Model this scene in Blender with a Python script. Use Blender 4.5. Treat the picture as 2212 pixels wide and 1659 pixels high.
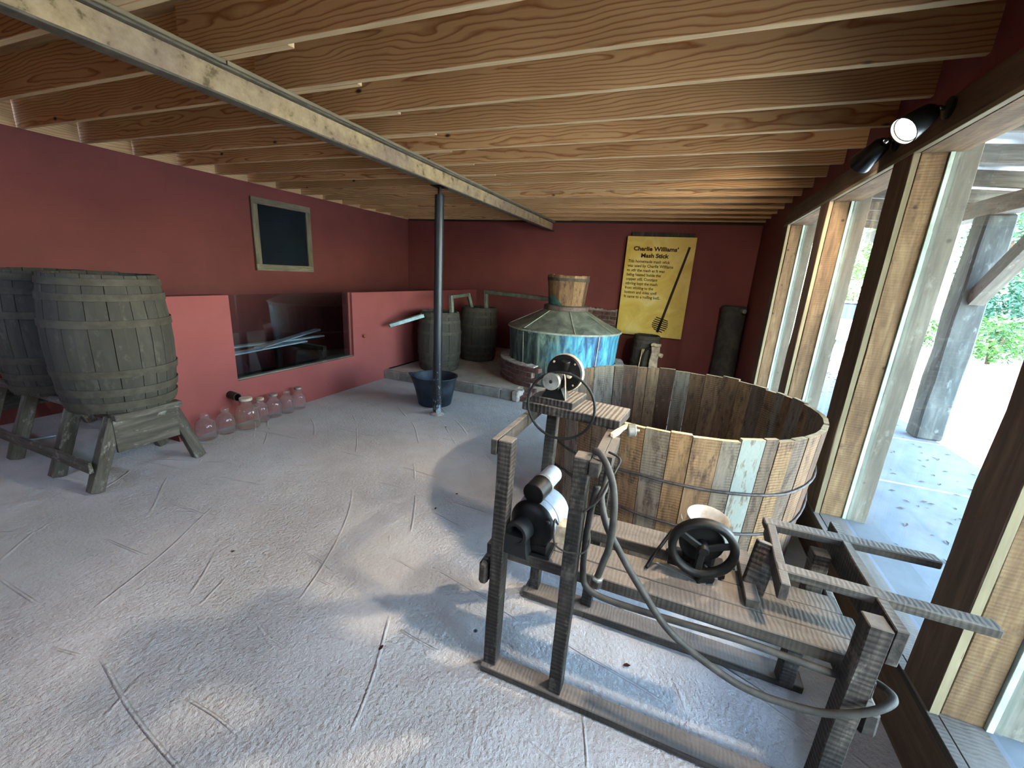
import bpy, bmesh, math, random
from mathutils import Vector, Matrix, noise
R = math.radians
PI = math.pi
random.seed(11)
for _o in list(bpy.data.objects):
    bpy.data.objects.remove(_o)
S = bpy.context.scene
COL = S.collection

# ------------------------------------------------------------------ camera
cam_d = bpy.data.cameras.new('camera')
cam_d.sensor_fit = 'HORIZONTAL'
cam_d.sensor_width = 36.0
cam_d.lens = 36.0 * 894.354 / 2212.0
cam_d.clip_start = 0.02
cam_d.clip_end = 400
cam = bpy.data.objects.new('camera', cam_d)
COL.objects.link(cam)
cam.location = (0, 0, 1.6)
cam.rotation_mode = 'XYZ'
cam.rotation_euler = (R(75.105), R(-3.376), R(22.024))
S.camera = cam

# ------------------------------------------------------------------ light
SUN_STRENGTH = 12.0
SKY_STRENGTH = 2.7
LAMP_POWER = 60
S.view_settings.view_transform = 'Standard'
S.view_settings.look = 'None'
S.view_settings.gamma = 1.0
S.view_settings.use_curve_mapping = False
S.view_settings.exposure = 1.28
S.cycles.use_denoising = True
S.cycles.max_bounces = 10
S.cycles.diffuse_bounces = 3
S.cycles.glossy_bounces = 3
S.cycles.transparent_max_bounces = 16
S.cycles.caustics_reflective = False
S.cycles.caustics_refractive = False
S.cycles.sample_clamp_indirect = 6.0

wd = bpy.data.worlds.new('world')
S.world = wd
wd.use_nodes = True
wn = wd.node_tree
for n in list(wn.nodes):
    wn.nodes.remove(n)
sky = wn.nodes.new('ShaderNodeTexSky')
sky.sky_type = 'NISHITA'
sky.sun_disc = False
sky.sun_elevation = R(58)
sky.sun_rotation = R(200)
sky.air_density = 1.3
sky.dust_density = 0.7
sky.ozone_density = 2.0
bg = wn.nodes.new('ShaderNodeBackground')
bg.inputs['Strength'].default_value = SKY_STRENGTH
wo = wn.nodes.new('ShaderNodeOutputWorld')
wn.links.new(sky.outputs[0], bg.inputs[0])
wn.links.new(bg.outputs[0], wo.inputs[0])

sun_d = bpy.data.lights.new('sun', 'SUN')
sun_d.energy = SUN_STRENGTH
sun_d.angle = R(0.53)
sun_d.color = (1.0, 0.95, 0.88)
sun = bpy.data.objects.new('sun', sun_d)
COL.objects.link(sun)
sun.rotation_euler = Vector((0.10, 0.35, -0.93)).to_track_quat('-Z', 'Y').to_euler()

# ------------------------------------------------------------------ materials
def C(h):
    h = h.lstrip('#')
    v = [int(h[i:i + 2], 16) / 255 for i in (0, 2, 4)]
    return tuple((x / 12.92 if x <= 0.04045 else ((x + 0.055) / 1.055) ** 2.4) for x in v) + (1.0,)

class NT:
    def __init__(s, name):
        s.m = bpy.data.materials.new(name)
        s.m.use_nodes = True
        s.t = s.m.node_tree
        s.b = s.t.nodes['Principled BSDF']
        s.out = s.t.nodes['Material Output']
    def n(s, kind, **kw):
        nd = s.t.nodes.new('ShaderNode' + kind)
        for k, v in kw.items():
            if k.startswith('i_'):
                nd.inputs[k[2:].replace('_', ' ')].default_value = v
            else:
                setattr(nd, k, v)
        return nd
    def l(s, a, b):
        s.t.links.new(a, b)
    def coords(s, scale=(1, 1, 1), rand=True, kind='Object', loc=(0, 0, 0), rot=(0, 0, 0)):
        tc = s.n('TexCoord')
        v = tc.outputs[kind]
        if rand:
            oi = s.n('ObjectInfo')
            mu = s.n('Math', operation='MULTIPLY')
            mu.inputs[1].default_value = 37.3
            s.l(oi.outputs['Random'], mu.inputs[0])
            ad = s.n('VectorMath', operation='ADD')
            s.l(v, ad.inputs[0])
            s.l(mu.outputs[0], ad.inputs[1])
            v = ad.outputs[0]
        mp = s.n('Mapping')
        mp.inputs['Scale'].default_value = scale
        mp.inputs['Location'].default_value = loc
        mp.inputs['Rotation'].default_value = rot
        s.l(v, mp.inputs[0])
        return mp.outputs[0]
    def noise(s, vec, scale=5, detail=5, rough=.6, dist=0):
        nd = s.n('TexNoise')
        nd.inputs['Scale'].default_value = scale
        nd.inputs['Detail'].default_value = detail
        nd.inputs['Roughness'].default_value = rough
        nd.inputs['Distortion'].default_value = dist
        s.l(vec, nd.inputs['Vector'])
        return nd.outputs['Fac']
    def ramp(s, fac, stops, interp='LINEAR'):
        nd = s.n('ValToRGB')
        cr = nd.color_ramp
        cr.interpolation = interp
        while len(cr.elements) < len(stops):
            cr.elements.new(0.5)
        for e, (p, c) in zip(cr.elements, stops):
            e.position = p
            e.color = c if len(c) == 4 else tuple(c) + (1,)
        s.l(fac, nd.inputs[0])
        return nd.outputs[0]
    def mix(s, fac, a, b, mode='MIX'):
        nd = s.n('MixRGB', blend_type=mode)
        for i, v in enumerate((fac, a, b)):
            if hasattr(v, 'node'):
                s.l(v, nd.inputs[i])
            else:
                nd.inputs[i].default_value = v
        return nd.outputs[0]
    def math(s, op, a, b=None):
        nd = s.n('Math', operation=op)
        for i, v in enumerate((a, b)):
            if v is None:
                continue
            if hasattr(v, 'node'):
                s.l(v, nd.inputs[i])
            else:
                nd.inputs[i].default_value = v
        return nd.outputs[0]
    def bump(s, h, strength=.3, dist=.01):
        nd = s.n('Bump')
        nd.inputs['Strength'].default_value = strength
        nd.inputs['Distance'].default_value = dist
        s.l(h, nd.inputs['Height'])
        s.l(nd.outputs[0], s.b.inputs['Normal'])
    def col(s, c):
        if hasattr(c, 'node'):
            s.l(c, s.b.inputs['Base Color'])
        else:
            s.b.inputs['Base Color'].default_value = c
    def rough(s, r, metal=0, spec=.3):
        s.b.inputs['Roughness'].default_value = r
        s.b.inputs['Metallic'].default_value = metal
        s.b.inputs['Specular IOR Level'].default_value = spec
    def vary(s, col, amt):
        oi = s.n('ObjectInfo')
        mr = s.n('MapRange')
        mr.inputs['To Min'].default_value = 1 - amt
        mr.inputs['To Max'].default_value = 1 + amt
        s.l(oi.outputs['Random'], mr.inputs[0])
        hs = s.n('HueSaturation')
        s.l(mr.outputs[0], hs.inputs['Value'])
        s.l(col, hs.inputs['Color'])
        return hs.outputs[0]

def wood(name, dark, mid, light, sl=1.6, sw=22, saw=0, sawdir=(1, 0, 0), sawscale=60, var=.2, bump=.35, spots=None, rough=.85, dust=None, blotch=None):
    k = NT(name)
    v = k.coords((sl, sw, sw))
    f = k.noise(v, 2.2, 8, .62, .4)
    c = k.ramp(f, [(.28, C(dark)), (.5, C(mid)), (.74, C(light))])
    v2 = k.coords((.9, 3, 3))
    f2 = k.noise(v2, 2.5, 4, .6)
    c = k.mix(k.ramp(f2, [(.35, (0, 0, 0)), (.7, (.75, .75, .75))]), c, C(dark), 'MIX')
    h = f
    if saw:
        wv = k.n('TexWave', wave_type='BANDS', bands_direction='X')
        wv.inputs['Scale'].default_value = 1.0
        wv.inputs['Distortion'].default_value = 7.0
        wv.inputs['Detail'].default_value = 4
        wv.inputs['Detail Scale'].default_value = .7
        wv.inputs['Detail Roughness'].default_value = .65
        k.l(k.coords((sawscale, sawdir[1] * sawscale, sawdir[2] * sawscale)), wv.inputs['Vector'])
        sw_ = k.ramp(wv.outputs['Fac'], [(.25, (1 - saw,) * 3), (.75, (1, 1, 1))])
        pm = k.ramp(k.noise(k.coords((2.5, 6, 6)), 2.0, 3, .6), [(.36, (.1, .1, .1)), (.62, (1, 1, 1))])
        c = k.mix(pm, c, k.mix(1.0, c, sw_, 'MULTIPLY'))
        h = k.math('ADD', f, wv.outputs['Fac'])
    if spots:
        vo = k.n('TexVoronoi')
        vo.inputs['Scale'].default_value = 9
        k.l(k.coords((1, 1, 1)), vo.inputs['Vector'])
        c = k.mix(k.ramp(vo.outputs['Distance'], [(.05, (1, 1, 1)), (.13, (0, 0, 0))]), c, C(spots))
    if blotch:
        fb = k.noise(k.coords((1.5, 3, 3)), 5, 7, .72)
        c = k.mix(k.ramp(fb, [(.56, (0, 0, 0)), (.70, (.75, .75, .75))]), c, C(blotch))
    c = k.vary(c, var)
    if dust:
        ge = k.n('NewGeometry')
        sp = k.n('SeparateXYZ')
        k.l(ge.outputs['Normal'], sp.inputs[0])
        df = k.noise(k.coords((2, 5, 5)), 3, 6, .7)
        up = k.ramp(sp.outputs[2], [(.55, (0, 0, 0)), (.85, (1, 1, 1))])
        c = k.mix(k.mix(1.0, up, k.ramp(df, [(.25, (.45, .45, .45)), (.65, (.95, .95, .95))]), 'MULTIPLY'), c, C(dust))
    k.col(c)
    k.rough(rough)
    k.bump(h, bump, .004)
    return k.m

def pine(name, early, late, knot, var=.16):
    k = NT(name)
    base = k.coords((1, 1, 1))
    oi = k.n('ObjectInfo')
    nz = k.n('TexNoise')
    nz.inputs['Scale'].default_value = 1.0
    nz.inputs['Detail'].default_value = 3
    k.l(k.coords((.9, 4, 4)), nz.inputs['Vector'])
    sub = k.n('VectorMath', operation='SUBTRACT')
    k.l(nz.outputs['Color'], sub.inputs[0])
    sub.inputs[1].default_value = (.5, .5, .5)
    sc = k.n('VectorMath', operation='SCALE')
    sc.inputs['Scale'].default_value = .16
    k.l(sub.outputs[0], sc.inputs[0])
    tc = k.n('TexCoord')
    ad = k.n('VectorMath', operation='ADD')
    k.l(tc.outputs['Object'], ad.inputs[0])
    k.l(sc.outputs[0], ad.inputs[1])
    cb = k.n('CombineXYZ')
    cb.inputs[1].default_value = .045
    k.l(k.math('MULTIPLY', k.math('SUBTRACT', oi.outputs['Random'], .5), .22), cb.inputs[2])
    ad2 = k.n('VectorMath', operation='ADD')
    k.l(ad.outputs[0], ad2.inputs[0])
    k.l(cb.outputs[0], ad2.inputs[1])
    wv = k.n('TexWave', wave_type='RINGS', rings_direction='X', wave_profile='SAW')
    wv.inputs['Scale'].default_value = 17
    wv.inputs['Distortion'].default_value = .6
    wv.inputs['Detail'].default_value = 2
    k.l(ad2.outputs[0], wv.inputs['Vector'])
    c = k.ramp(wv.outputs['Fac'], [(.05, C(early)), (.55, C(early)), (.86, C(late)), (1.0, C(early))])
    fine = k.noise(k.coords((3, 160, 160)), 2, 3, .6)
    c = k.mix(.35, c, k.ramp(fine, [(.3, (.62, .62, .62)), (.7, (1, 1, 1))]), 'MULTIPLY')
    blot = k.noise(k.coords((1.2, 3, 3)), 1.6, 3, .5)
    c = k.mix(.7, c, k.ramp(blot, [(.3, (.76, .70, .66)), (.65, (1, 1, 1))]), 'MULTIPLY')
    vo = k.n('TexVoronoi')
    vo.inputs['Scale'].default_value = 2.4
    k.l(k.coords((1, 2.0, 2.0)), vo.inputs['Vector'])
    c = k.mix(k.ramp(vo.outputs['Distance'], [(.035, (1, 1, 1)), (.085, (0, 0, 0))]), c, C(knot))
    c = k.vary(c, var)
    k.col(c)
    k.rough(.72)
    k.bump(wv.outputs['Fac'], .08, .002)
    return k.m

def plain(name, c, rough=.6, metal=0, spec=.3, mottle=None, ms=8, bump=0, var=0):
    k = NT(name)
    col = C(c)
    if mottle:
        f = k.noise(k.coords((1, 1, 1)), ms, 6, .65)
        col = k.ramp(f, [(.35, C(mottle)), (.62, C(c))])
        if var:
            col = k.vary(col, var)
        if bump:
            k.bump(f, bump, .004)
    k.col(col)
    k.rough(rough, metal, spec)
    return k.m

M = {}
def build_materials():
    # painted walls: one red, with a copy lightened for daylight on the half wall
    for key, ca_, cb_ in (('red', '#6c3835', '#7a403b'), ('red_lit', '#7f413f', '#8d4a47')):
      k = NT(key + '_paint')
      v = k.coords((1, 1, 1), rand=False)
      f = k.noise(v, 1.3, 5, .6)
      c = k.ramp(f, [(.3, C(ca_)), (.7, C(cb_))])
      fine = k.noise(v, 140, 3, .6)
      sc = k.noise(k.coords((3, 1, 9), rand=False), 2.0, 6, .75, 1.2)
      c = k.mix(k.ramp(sc, [(.70, (0, 0, 0)), (.74, (.35, .35, .35))]), c, C('#b0746c'))
      k.col(c)
      k.rough(.75, 0, .25)
      k.bump(fine, .25, .003)
      M[key] = k.m
    # trowelled concrete floor
    k = NT('trowelled_concrete')
    v = k.coords((1, 1, 1), rand=False)
    big = k.noise(v, .7, 4, .55)
    c = k.ramp(big, [(.3, C('#b8b4ad')), (.7, C('#cecbc7'))])
    mid = k.noise(v, 6, 6, .6)
    c = k.mix(.5, c, k.ramp(mid, [(.3, (.78, .76, .74)), (.65, (1, 1, 1))]), 'MULTIPLY')
    stip = k.noise(v, 58, 4, .6)
    strip_mask = k.ramp(k.noise(v, 1.1, 3, .5), [(.38, (.25, .25, .25)), (.62, (1, 1, 1))])
    ridges = None
    for i, (cx, cy, sp) in enumerate(((-1.2, -.9, 1.9), (-4.6, .3, 1.6), (.6, 4.4, 1.5), (-2.6, 6.4, 1.3))):
        wv = k.n('TexWave', wave_type='RINGS', rings_direction='Z', wave_profile='SIN')
        wv.inputs['Scale'].default_value = sp / 2
        wv.inputs['Distortion'].default_value = 2.4
        wv.inputs['Detail'].default_value = 1.5
        wv.inputs['Detail Scale'].default_value = .8
        k.l(k.coords((1, 1, 1), rand=False, loc=(-cx, -cy, 0)), wv.inputs['Vector'])
        r = k.ramp(wv.outputs['Fac'], [(.9982, (0, 0, 0)), (.9998, (1, 1, 1))])
        brk = k.ramp(k.noise(k.coords((1, 1, 1), rand=False, loc=(i * 7.1, i * 3.3, 0)), 1.7, 2, .5, 0), [(.54, (0, 0, 0)), (.60, (1, 1, 1))])
        r = k.mix(1.0, r, brk, 'MULTIPLY')
        ridges = r if ridges is None else k.math('MAXIMUM', ridges, r)
    h = k.math('ADD', k.math('MULTIPLY', k.math('MULTIPLY', stip, strip_mask), .9), k.math('MULTIPLY', ridges, .5))
    h = k.math('ADD', h, k.math('MULTIPLY', mid, .8))
    speck = k.n('TexVoronoi')
    speck.inputs['Scale'].default_value = 3.2
    k.l(v, speck.inputs['Vector'])
    sm = k.ramp(speck.outputs['Distance'], [(.022, (1, 1, 1)), (.04, (0, 0, 0))])
    c = k.mix(sm, c, C('#4a4038'))
    c = k.mix(k.math('MULTIPLY', ridges, .3), c, C('#e6e2dd'))
    k.col(c)
    k.rough(.85, 0, .25)
    k.bump(h, 1.0, .022)
    M['floor'] = k.m
    M['pine'] = pine('pine_joist', '#dbae78', '#a66c3e', '#3a2416')
    M['pine_edge_lit'] = wood('pine_joist_edge_lit', '#b99a70', '#d2b68a', '#dfc69c', 1.0, 18, var=.08)  # paler copy of the joist wood; paints floor bounce onto the undersides
    M['pine_pale'] = pine('pale_pine', '#d6b487', '#b98c5c', '#4a2c1a')
    M['deck'] = wood('deck_board', '#8a6a46', '#b6966a', '#cdb088', 1.0, 14, var=.12)
    M['barnwood'] = wood('sawn_brown_lumber', '#54402d', '#7d6245', '#98805f', 1.5, 14, .09, (1, .15, .15), 22, .12, .4, '#3a2c20', blotch='#4c3a2a')
    M['casing'] = wood('dark_casing', '#4a3a2e', '#66503e', '#7c644c', 1.4, 16, var=.1)
    M['pale_edge'] = wood('pale_sawn_edge', '#73674f', '#85785d', '#96886b', 1.4, 16, var=.1)
    M['greyout'] = wood('weathered_grey_lumber', '#4a4740', '#66635a', '#7f7c72', 1.2, 14, var=.1, spots='#3f3c36', blotch='#8c897f')
    M['mill'] = wood('dark_rough_lumber', '#211c18', '#3d352e', '#5d5349', 1.6, 18, .5, (1, .12, .12), 17, .14, .6, dust='#857a6d', blotch='#6b6157')
    M['millpale'] = wood('grey_rough_lumber', '#2c2722', '#4a4239', '#6a6055', 1.6, 18, .13, (1, .9, .1), 21, .10, .2, dust='#7f756a', blotch='#5f564c')
    M['barrel'] = wood('barrel_oak', '#37332c', '#413c35', '#4c463d', 1.6, 6, var=.05, bump=.25, blotch='#5d574e')
    M['barrelhoop'] = plain('barrel_hoop', '#504a40', .8, .1, .2, '#403a31', 12, .2, .05)
    M['stand'] = wood('stand_lumber', '#3d372f', '#5b544a', '#7f786d', 1.5, 10, var=.08, blotch='#a19c92')
    # tub staves: mixed reclaimed boards
    k = NT('reclaimed_staves')
    oi = k.n('ObjectInfo')
    tone = k.ramp(oi.outputs['Random'], [(0, C('#5e4330')), (.16, C('#7d5f43')), (.3, C('#8f7050')), (.45, C('#6f5c4a')), (.6, C('#837462')), (.74, C('#94734f')), (.86, C('#5a4737')), (.95, C('#8a7d69'))], 'CONSTANT')
    v = k.coords((1.6, 16, 16))
    f = k.noise(v, 2.2, 8, .65, .4)
    c = k.mix(1.0, tone, k.ramp(f, [(.26, (.42, .4, .38)), (.6, (1, 1, 1)), (.8, (1.0, 1.0, 1.0))]), 'MULTIPLY')
    f2 = k.noise(k.coords((3, 8, 8)), 3, 7, .7)
    c = k.mix(k.ramp(f2, [(.52, (0, 0, 0)), (.66, (.85, .85, .85))]), c, C('#3f3026'))
    f3 = k.noise(k.coords((4, 9, 9)), 5, 7, .75)
    c = k.mix(k.ramp(f3, [(.60, (0, 0, 0)), (.70, (.6, .6, .6))]), c, C('#9c886b'))
    wv = k.n('TexWave', wave_type='BANDS', bands_direction='X')
    wv.inputs['Scale'].default_value = 1
    wv.inputs['Distortion'].default_value = 5.0
    wv.inputs['Detail'].default_value = 3
    wv.inputs['Detail Scale'].default_value = .6
    k.l(k.coords((20, 16, 0)), wv.inputs['Vector'])
    c = k.mix(k.ramp(k.noise(k.coords((2, 5, 5)), 1.5, 3, .6), [(.4, (0, 0, 0)), (.6, (.8, .8, .8))]), c, k.mix(1.0, c, k.ramp(wv.outputs['Fac'], [(.3, (.55, .5, .45)), (.7, (1, 1, 1))]), 'MULTIPLY'))
    k.col(c)
    k.rough(.85)
    k.bump(f, .45, .004)
    M['stave'] = k.m
    # painted staves
    k = NT('flaking_blue_paint')
    f = k.noise(k.coords((4, 14, 14)), 2.4, 7, .68)
    c = k.ramp(f, [(.38, C('#6e6152')), (.48, C('#8f8f82')), (.6, C('#85897f')), (.8, C('#9c9c90'))])
    k.col(c)
    k.rough(.8)
    k.bump(f, .35, .004)
    M['stave_blue'] = k.m
    M['rim'] = plain('sawn_rim', '#d9bd92', .8, 0, .2, '#b89a70', 20)
    M['iron'] = plain('rusty_iron', '#5a5350', .65, .6, .4, '#3c302a', 25, .2)
    M['blackiron'] = plain('black_iron', '#26231f', .5, .55, .4, '#141312', 18, .15)
    M['greyiron'] = plain('dusty_grey_metal', '#a39f94', .55, .55, .4, '#6d6a63', 14, .15)
    M['cream'] = plain('dusty_cream_metal', '#c9b79c', .65, .15, .3, '#8d7a62', 12, .15)
    M['motorgrey'] = plain('motor_enamel', '#b4bac2', .4, .25, .45, '#868b93', 9)
    M['rubber'] = plain('black_rubber', '#1d1c1b', .6, 0, .3)
    M['hose'] = plain('grey_rubber_hose', '#45413a', .62, 0, .3, '#2c2925', 18)
    M['bucket'] = plain('blue_black_rubber', '#2a3340', .55, 0, .35, '#141a22', 6, .1)
    M['enamel'] = plain('chipped_enamel', '#d3cabb', .45, 0, .45, '#937d5c', 6)
    # copper
    k = NT('patina_copper_side')
    tc = k.n('TexCoord')
    v = k.coords((5, 5, .9), rand=False)
    f = k.noise(v, 2.2, 8, .68, .6)
    c1 = k.ramp(f, [(.34, C('#1f2524')), (.48, C('#3f4b45')), (.6, C('#6a7e72')), (.76, C('#9fae97'))])
    c2 = k.ramp(f, [(.34, C('#2b3450')), (.46, C('#386584')), (.56, C('#4b97a4')), (.74, C('#8bb8ba'))])
    sx = k.n('SeparateXYZ')
    k.l(tc.outputs['Object'], sx.inputs[0])
    wob = k.noise(k.coords((2, 2, 2), rand=False), 1.5, 4, .6)
    msk = k.ramp(k.math('SUBTRACT', k.math('MULTIPLY', k.math('SUBTRACT', wob, .5), .9), sx.outputs[0]), [(-.0, (0, 0, 0)), (.38, (1, 1, 1))])
    c = k.mix(msk, c1, c2)
    k.col(c)
    k.rough(.6, .15, .35)
    k.bump(f, .25, .004)
    M['patina'] = k.m
    k = NT('patina_copper_cone')
    v = k.coords((1, 1, 1), rand=False)
    f = k.noise(v, 3.5, 8, .66, 1.2)
    c = k.ramp(f, [(.3, C('#4d5046')), (.5, C('#77796a')), (.66, C('#929683')), (.78, C('#b3b796'))])
    k.col(c)
    k.rough(.5, .3, .4)
    k.bump(k.noise(v, 7, 5, .6), .35, .012)
    M['cone'] = k.m
    M['verdigris'] = plain('verdigris_patch', '#5d8a80', .6, .1, .3, '#3c6259', 14)
    M['solder'] = plain('solder_seam', '#aeb2a0', .5, .3, .4, '#8a8d7c', 20)
    M['brick'] = plain('old_brick', '#71524a', .9, 0, .2, '#483530', 14, .5, .25)
    M['mortar'] = plain('lime_mortar', '#b3a79b', .95, 0, .2, '#7f736a', 16, .5)
    M['joint'] = plain('dull_mortar_joint', '#8b7d73', .95, 0, .2, '#665a53', 16, .5)
    M['slab'] = plain('platform_concrete', '#b4a695', .9, 0, .25, '#9a8d7e', 4, .3)
    M['block'] = plain('grey_block', '#98938a', .9, 0, .25, '#7b766d', 8, .4, .1)
    # steel beam
    k = NT('mottled_steel')
    v = k.coords((1, 1, 1), rand=False)
    f = k.noise(v, 9, 8, .7)
    g = k.noise(v, 1.2, 2, .5)
    ca = k.ramp(f, [(.38, C('#6d5f36')), (.44, C('#a38b62')), (.6, C('#bba278'))])
    cb = k.ramp(f, [(.36, C('#66533f')), (.43, C('#8d765e')), (.62, C('#a38c70'))])
    k.col(k.mix(k.ramp(g, [(.4, (0, 0, 0)), (.6, (1, 1, 1))]), ca, cb))
    k.rough(.7, .2, .3)
    k.bump(f, .3, .003)
    M['steel'] = k.m
    # black pole with paint scuffs near the floor
    k = NT('scuffed_black_paint')
    tc = k.n('TexCoord')
    sx = k.n('SeparateXYZ')
    k.l(tc.outputs['Object'], sx.inputs[0])
    f = k.noise(k.coords((1, 1, .5), rand=False), 30, 6, .7)
    thr = k.ramp(sx.outputs[2], [(0, (.62, .62, .62)), (.15, (.45, .45, .45)), (1, (.32, .32, .32))])
    mk = k.math('GREATER_THAN', thr, k.math('ADD', f, .02))
    k.col(k.mix(mk, C('#20242a'), C('#9aa3ab')))
    k.rough(.38, .2, .5)
    M['pole'] = k.m
    M['board'] = plain('slate_panel', '#141c24', .85, 0, .2, '#10161d', 3)
    M['boardframe'] = wood('grey_frame_lumber', '#5e5747', '#7d7460', '#968c76', 1.5, 16, var=.06)
    # poster ply print
    k = NT('yellow_print_board')
    v = k.coords((1, 1, .35), rand=False)
    f = k.noise(v, 2.6, 6, .6, 1.0)
    c = k.ramp(f, [(.3, C('#c8a543')), (.5, C('#d8b95a')), (.72, C('#e4cf86'))])
    k.col(c)
    k.rough(.5, 0, .35)
    M['poster'] = k.m
    M['ink'] = plain('dark_print', '#2c1d12', .7)
    M['brass'] = plain('brass', '#9c6b34', .35, .8, .5)
    M['pvc'] = plain('dark_plastic_pipe', '#2b2a22', .5)
    M['lamp'] = plain('black_lamp_enamel', '#161a18', .35, .2, .5)
    # glass
    def thin_glass(name, tint, refl=1.0, ior=1.45, dirt=0, po=5.0):
        k = NT(name)
        k.t.nodes.remove(k.b)
        tr = k.n('BsdfTransparent')
        tr.inputs[0].default_value = tint
        gl = k.n('BsdfGlossy')
        gl.inputs['Roughness'].default_value = .02
        lw = k.n('LayerWeight')
        lw.inputs['Blend'].default_value = .5
        f5 = k.math('POWER', lw.outputs['Facing'], po)
        fr = k.math('ADD', k.math('MULTIPLY', f5, .9), .035)
        mx = k.n('MixShader')
        k.l(k.math('MULTIPLY', fr, refl), mx.inputs[0])
        k.l(tr.outputs[0], mx.inputs[1])
        k.l(gl.outputs[0], mx.inputs[2])
        last = mx.outputs[0]
        if dirt:
            df = k.n('BsdfDiffuse')
            df.inputs[0].default_value = (.75, .78, .74, 1)
            f = k.noise(k.coords((1, 1, 1), rand=False), 9, 6, .7)
            g = k.ramp(f, [(.4, (dirt * .3,) * 3), (.75, (dirt,) * 3)])
            m2 = k.n('MixShader')
            k.l(g, m2.inputs[0])
            k.l(last, m2.inputs[1])
            k.l(df.outputs[0], m2.inputs[2])
            last = m2.outputs[0]
        k.l(last, k.out.inputs['Surface'])
        return k.m
    M['pane'] = thin_glass('window_glass', (.93, .96, .95, 1), 1.0, 1.45, .025)
    M['pane_dark'] = thin_glass('display_glass', (.85, .88, .9, 1), 1.6, 1.5, 0)
    M['jug'] = thin_glass('jug_glass', (.93, .92, .93, 1), 1.3, 1.35, .09, 2.6)
    M['jug2'] = thin_glass('amber_jug_glass', (.92, .87, .80, 1), 1.3, 1.35, .09, 2.6)
    k = NT('lamp_face')
    k.b.inputs['Emission Color'].default_value = (1, .96, .88, 1)
    k.b.inputs['Emission Strength'].default_value = 14
    M['glow'] = k.m
    # outdoors
    k = NT('pale_gravel')
    v = k.coords((1, 1, 1), rand=False)
    f = k.noise(v, 3, 6, .65)
    k.col(k.ramp(f, [(.3, C('#b9b0a2')), (.7, C('#ddd6ca'))]))
    k.rough(.95)
    M['gravel'] = k.m
    k = NT('porch_concrete')
    v = k.coords((1, 1, 1), rand=False)
    f = k.noise(v, 2.5, 7, .62)
    k.col(k.ramp(f, [(.3, C('#5a5e61')), (.7, C('#727679'))]))
    k.rough(.9)
    M['porch'] = k.m
    M['roofsheet'] = plain('bright_roof_sheet', '#c9d0d2', .35, .5, .5)
    M['stop'] = plain('pale_green_bead', '#b9c4b4', .5, 0, .4, '#8f9a8c', 6)
    M['flange'] = plain('dirty_flange', '#6f6656', .75, .2, .3, '#4f483c', 9, .3)
    M['log'] = wood('grey_post', '#303230', '#454845', '#5d605c', 1.0, 9, var=.05, bump=.9, blotch='#6f7471')
    M['bark'] = plain('bark', '#5b4a3a', .95, 0, .1, '#3a2e24', 10, .5)
    M['leaf'] = plain('leaf_green', '#48702f', .6, 0, .3, '#335522', 3)
    M['leaf2'] = plain('leaf_dark', '#2f5a40', .6, 0, .3, '#1f4030', 3)
    M['litter'] = plain('dry_leaves', '#4c4640', .9)
    M['dryleaf'] = plain('brown_leaf', '#4a2f20', .8)
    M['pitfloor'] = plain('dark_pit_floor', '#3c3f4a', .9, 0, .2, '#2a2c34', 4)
    M['palewood'] = wood('pale_bleached_board', '#8b98a2', '#a9b6be', '#c4ced3', 1.5, 12, var=.1)
    M['carpaint'] = plain('white_car_paint', '#dfe3e6', .3, 0, .5)
    M['carglass'] = plain('car_glass', '#262d36', .3, 0, .4)
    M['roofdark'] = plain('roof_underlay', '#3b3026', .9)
build_materials()

# ------------------------------------------------------------------ builders
WM = {}
def link(name, me, Mw=None, parent=None, label=None, cat=None, group=None, kind=None):
    o = bpy.data.objects.new(name, me)
    COL.objects.link(o)
    Mw = Mw or Matrix.Identity(4)
    if parent is not None:
        o.parent = parent
        o.matrix_parent_inverse = WM[parent.name].inverted()
    o.matrix_basis = Mw
    WM[o.name] = Mw.copy()
    if label: o['label'] = label
    if cat: o['category'] = cat
    if group: o['group'] = group
    if kind: o['kind'] = kind
    return o

def thing(name, loc, label, cat, group=None, kind=None):
    return link(name, None, Matrix.Translation(loc), None, label, cat, group, kind)

def mesh(bm, mat, smooth=False, name='mesh', auto=None):
    me = bpy.data.meshes.new(name)
    bm.normal_update()
    bm.to_mesh(me)
    bm.free()
    for m in (mat if isinstance(mat, (list, tuple)) else [mat]):
        me.materials.append(m)
    if smooth:
        for p in me.polygons:
            p.use_smooth = True
        if auto is not None:
            try:
                me.set_sharp_from_angle(angle=R(auto))
            except Exception:
                pass
    return me

def joist(x0, x1, y, par):
    L = x1 - x0
    bm = box_bm(L, .038, JH, 1, 0, .002)
    bm.normal_update()
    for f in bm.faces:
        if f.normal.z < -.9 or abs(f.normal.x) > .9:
            f.material_index = 1  # bounce light painted on the underside; ends share the colour
    me = mesh(bm, [M['pine'], M['pine_edge_lit']], name='joist')
    return link('joist', me, frame_x((x0, y, ZC + JH / 2), (x1, y, ZC + JH / 2)), par)

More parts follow.
